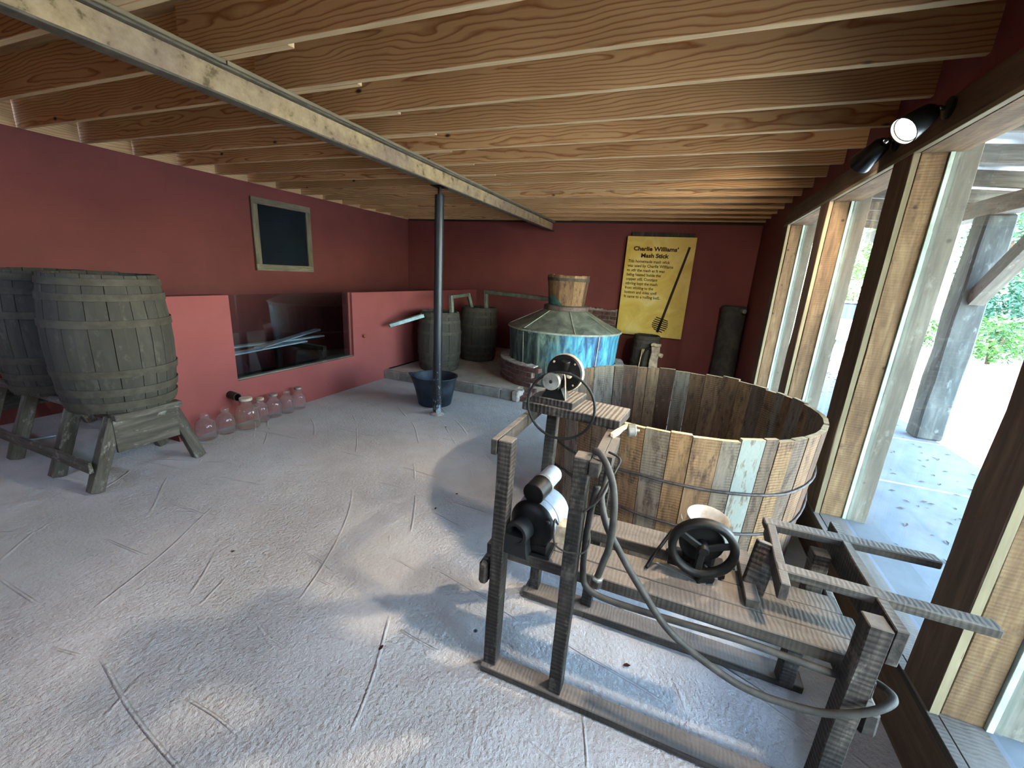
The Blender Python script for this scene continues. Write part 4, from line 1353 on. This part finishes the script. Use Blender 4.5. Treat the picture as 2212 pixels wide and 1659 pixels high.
# ------------------------------------------------------------------ outdoors
struct('ground', (1.4, 90), (-40, 120), (-.35, -.06), M['gravel'])
struct('porch_slab', (1.17, 3.05), (-6, 9.6), (-.30, -.02), M['porch'])
po = thing('porch_frame', (3.0, 6.3, 0), 'grey timber porch frame with post, brace and sheet roof outside the windows', 'porch')
for y, x in ((6.28, 2.96), (.2, 2.98), (-4.5, 2.98)):
    abox('post', (x - .13, x + .13), (y - .13, y + .13), (-.02, 2.50), M['log'], po, segs=7, jit=.012, bev=.02)
for y in (6.28, .2):
    s = -1 if y > 3 else 1
    beam('brace', (2.96, y + s * .12, 1.62), (2.96, y + s * 1.02, 2.50), .13, .15, M['greyout'], po, segs=3, jit=.003)
abox('eave_beam', (2.88, 3.06), (-6, 9.6), (2.50, 2.68), M['greyout'], po, segs=6, jit=.004)
for i in range(19):
    y = -5.6 + i * .83
    beam('rafter', (1.24, y, 2.908), (3.42, y, 2.76), .05, .15, M['greyout'], po, segs=2, jit=.002)
for i in range(10):
    y = -6 + i * 1.56
    beam('roof_sheet', (1.12, y + .78, 3.022), (3.55, y + .78, 2.86), 1.53, .012, M['roofsheet'], po, segs=1, jit=0, bev=0)

def foliage_mesh(n, rx, ry, rz, s, seed, mat, hollow=.35):
    rnd = random.Random(seed)
    verts, faces = [], []
    for i in range(n):
        while True:
            p = Vector((rnd.uniform(-1, 1), rnd.uniform(-1, 1), rnd.uniform(-1, 1)))
            l = p.length
            if hollow < l < 1 and noise.noise(p * 2.3 + Vector((seed, 0, 0))) > -.18:
                break
        c = Vector((p.x * rx, p.y * ry, p.z * rz))
        a = Vector((rnd.uniform(-1, 1), rnd.uniform(-1, 1), rnd.uniform(-.6, .6))).normalized()
        b = a.cross(Vector((rnd.uniform(-1, 1), rnd.uniform(-1, 1), 1))).normalized()
        k = s * rnd.uniform(.6, 1.3)
        i0 = len(verts)
        verts += [c - a * k, c + b * k * .4, c + a * k, c - b * k * .4]
        faces.append((i0, i0 + 1, i0 + 2, i0 + 3))
    me = bpy.data.meshes.new('foliage')
    me.from_pydata([tuple(v) for v in verts], [], faces)
    me.materials.append(mat)
    return me
def shrub(name, x, y, h, r, label, seed, mat, n=2600, trunk=0, cat='shrub', s=.07):
    t = thing(name, (x, y, -.06), label, cat, 'greenery beyond the porch')
    zc = trunk + (h - trunk) / 2
    link('foliage', foliage_mesh(n, r, r, (h - trunk) / 2, s, seed, mat), Matrix.Translation((x, y, zc)), t, kind='stuff')
    for k in range(3 if not trunk else 1):
        dx, dy = (random.uniform(-.15, .15), random.uniform(-.15, .15)) if not trunk else (0, 0)
        tube('stem', [(x + dx * .3, y + dy * .3, -.06), (x + dx, y + dy, zc * .5), (x + dx * 2, y + dy * 2, zc)], (.03 if not trunk else .12), M['bark'], t, 7)
    return t
shrub('leafy_bush', 8.2, 15.6, 1.3, 1.0, 'low green bush right of the porch post', 1, M['leaf'], 2600)
shrub('leafy_bush', 11.2, 21.6, 1.6, 1.5, 'dark green bush beyond the gravel, farther right of the porch post', 2, M['leaf2'], 2600)
shrub('leafy_bush', 7.0, 22.5, 3.4, 1.7, 'light green bush seen through the middle window', 3, M['leaf'], 2600, s=.10)
shrub('leafy_bush', 7.9, 18.6, 1.0, .9, 'small bush left of the porch post', 4, M['leaf'], 1500)
shrub('slim_tree', 13.3, 26.5, 7.5, 1.7, 'slim tree with hanging leaves right of the porch post', 5, M['leaf2'], 3800, 1.2, 'tree', .11)
shrub('slim_tree', 18.6, 34.5, 9.0, 3.2, 'wide pale tree in the background right of the porch post', 6, M['leaf'], 3600, 2.0, 'tree', .16)
shrub('slim_tree', 9.0, 31.0, 8.5, 3.0, 'background tree seen through the middle window', 7, M['leaf'], 3000, 2.2, 'tree', .16)
shrub('slim_tree', 25.0, 46.0, 10.0, 4.0, 'broad far tree at the right picture edge', 8, M['leaf2'], 3000, 2.0, 'tree', .2)

shrub('leafy_bush', 9.75, 18.4, 2.4, 1.0, 'tall green bush at the right picture edge, behind the low ones', 10, M['leaf2'], 3000, s=.09)
cr = thing('parked_car', (5.35, 17.3, -.06), 'white car parked on the bright gravel, seen through the middle window', 'car')
poly_prism('body', [(-1.9, .30), (1.9, .30), (1.95, .62), (1.75, .82), (.9, .90), (-1.7, .92), (-1.95, .70)], 1.6, M['carpaint'], Matrix(((0, 0, 1, 4.55), (1, 0, 0, 17.4), (0, 1, 0, -.06), (0, 0, 0, 1))), cr)
poly_prism('cabin', [(-1.5, .9), (.95, .88), (.35, 1.38), (-1.1, 1.40)], 1.44, M['carglass'], Matrix(((0, 0, 1, 4.63), (1, 0, 0, 17.4), (0, 1, 0, -.06), (0, 0, 0, 1))), cr)
poly_prism('roof', [(-1.15, 1.401), (.38, 1.381), (.30, 1.44), (-1.05, 1.46)], 1.40, M['carpaint'], Matrix(((0, 0, 1, 4.65), (1, 0, 0, 17.4), (0, 1, 0, -.06), (0, 0, 0, 1))), cr)
for y in (16.2, 18.6):
    for x in (4.53, 6.01):
        cyl('wheel', (x, y, .25), (x + .18, y, .25), .31, M['rubber'], cr, 20)

# leaf litter on the porch slab and gravel
def litter(n, x, y, z, smin, smax, seed, mat, name, label):
    rnd = random.Random(seed)
    verts, faces = [], []
    for i in range(n):
        cx, cy = rnd.uniform(*x), rnd.uniform(*y)
        s = rnd.uniform(smin, smax)
        a = rnd.uniform(0, PI)
        i0 = len(verts)
        for dx, dy, dz in ((-1, 0, 0), (0, .35, .25), (1, 0, .1), (0, -.35, .2)):
            verts.append((cx + s * (dx * math.cos(a) - dy * math.sin(a)), cy + s * (dx * math.sin(a) + dy * math.cos(a)), z + .002 + s * dz))
        faces.append((i0, i0 + 1, i0 + 2, i0 + 3))
    me = bpy.data.meshes.new(name)
    me.from_pydata(verts, [], faces)
    me.materials.append(mat)
    link(name, me, None, None, label, 'leaves', kind='stuff')
litter(260, (1.45, 3.0), (.5, 9.4), -.02, .012, .04, 3, M['litter'], 'leaf_litter', 'scattered dry leaf bits on the porch slab')
litter(2600, (2.0, 4.6), (9.7, 14.0), -.06, .02, .06, 5, M['litter'], 'leaf_litter', 'dark carpet of leaves on the gravel past the porch slab')
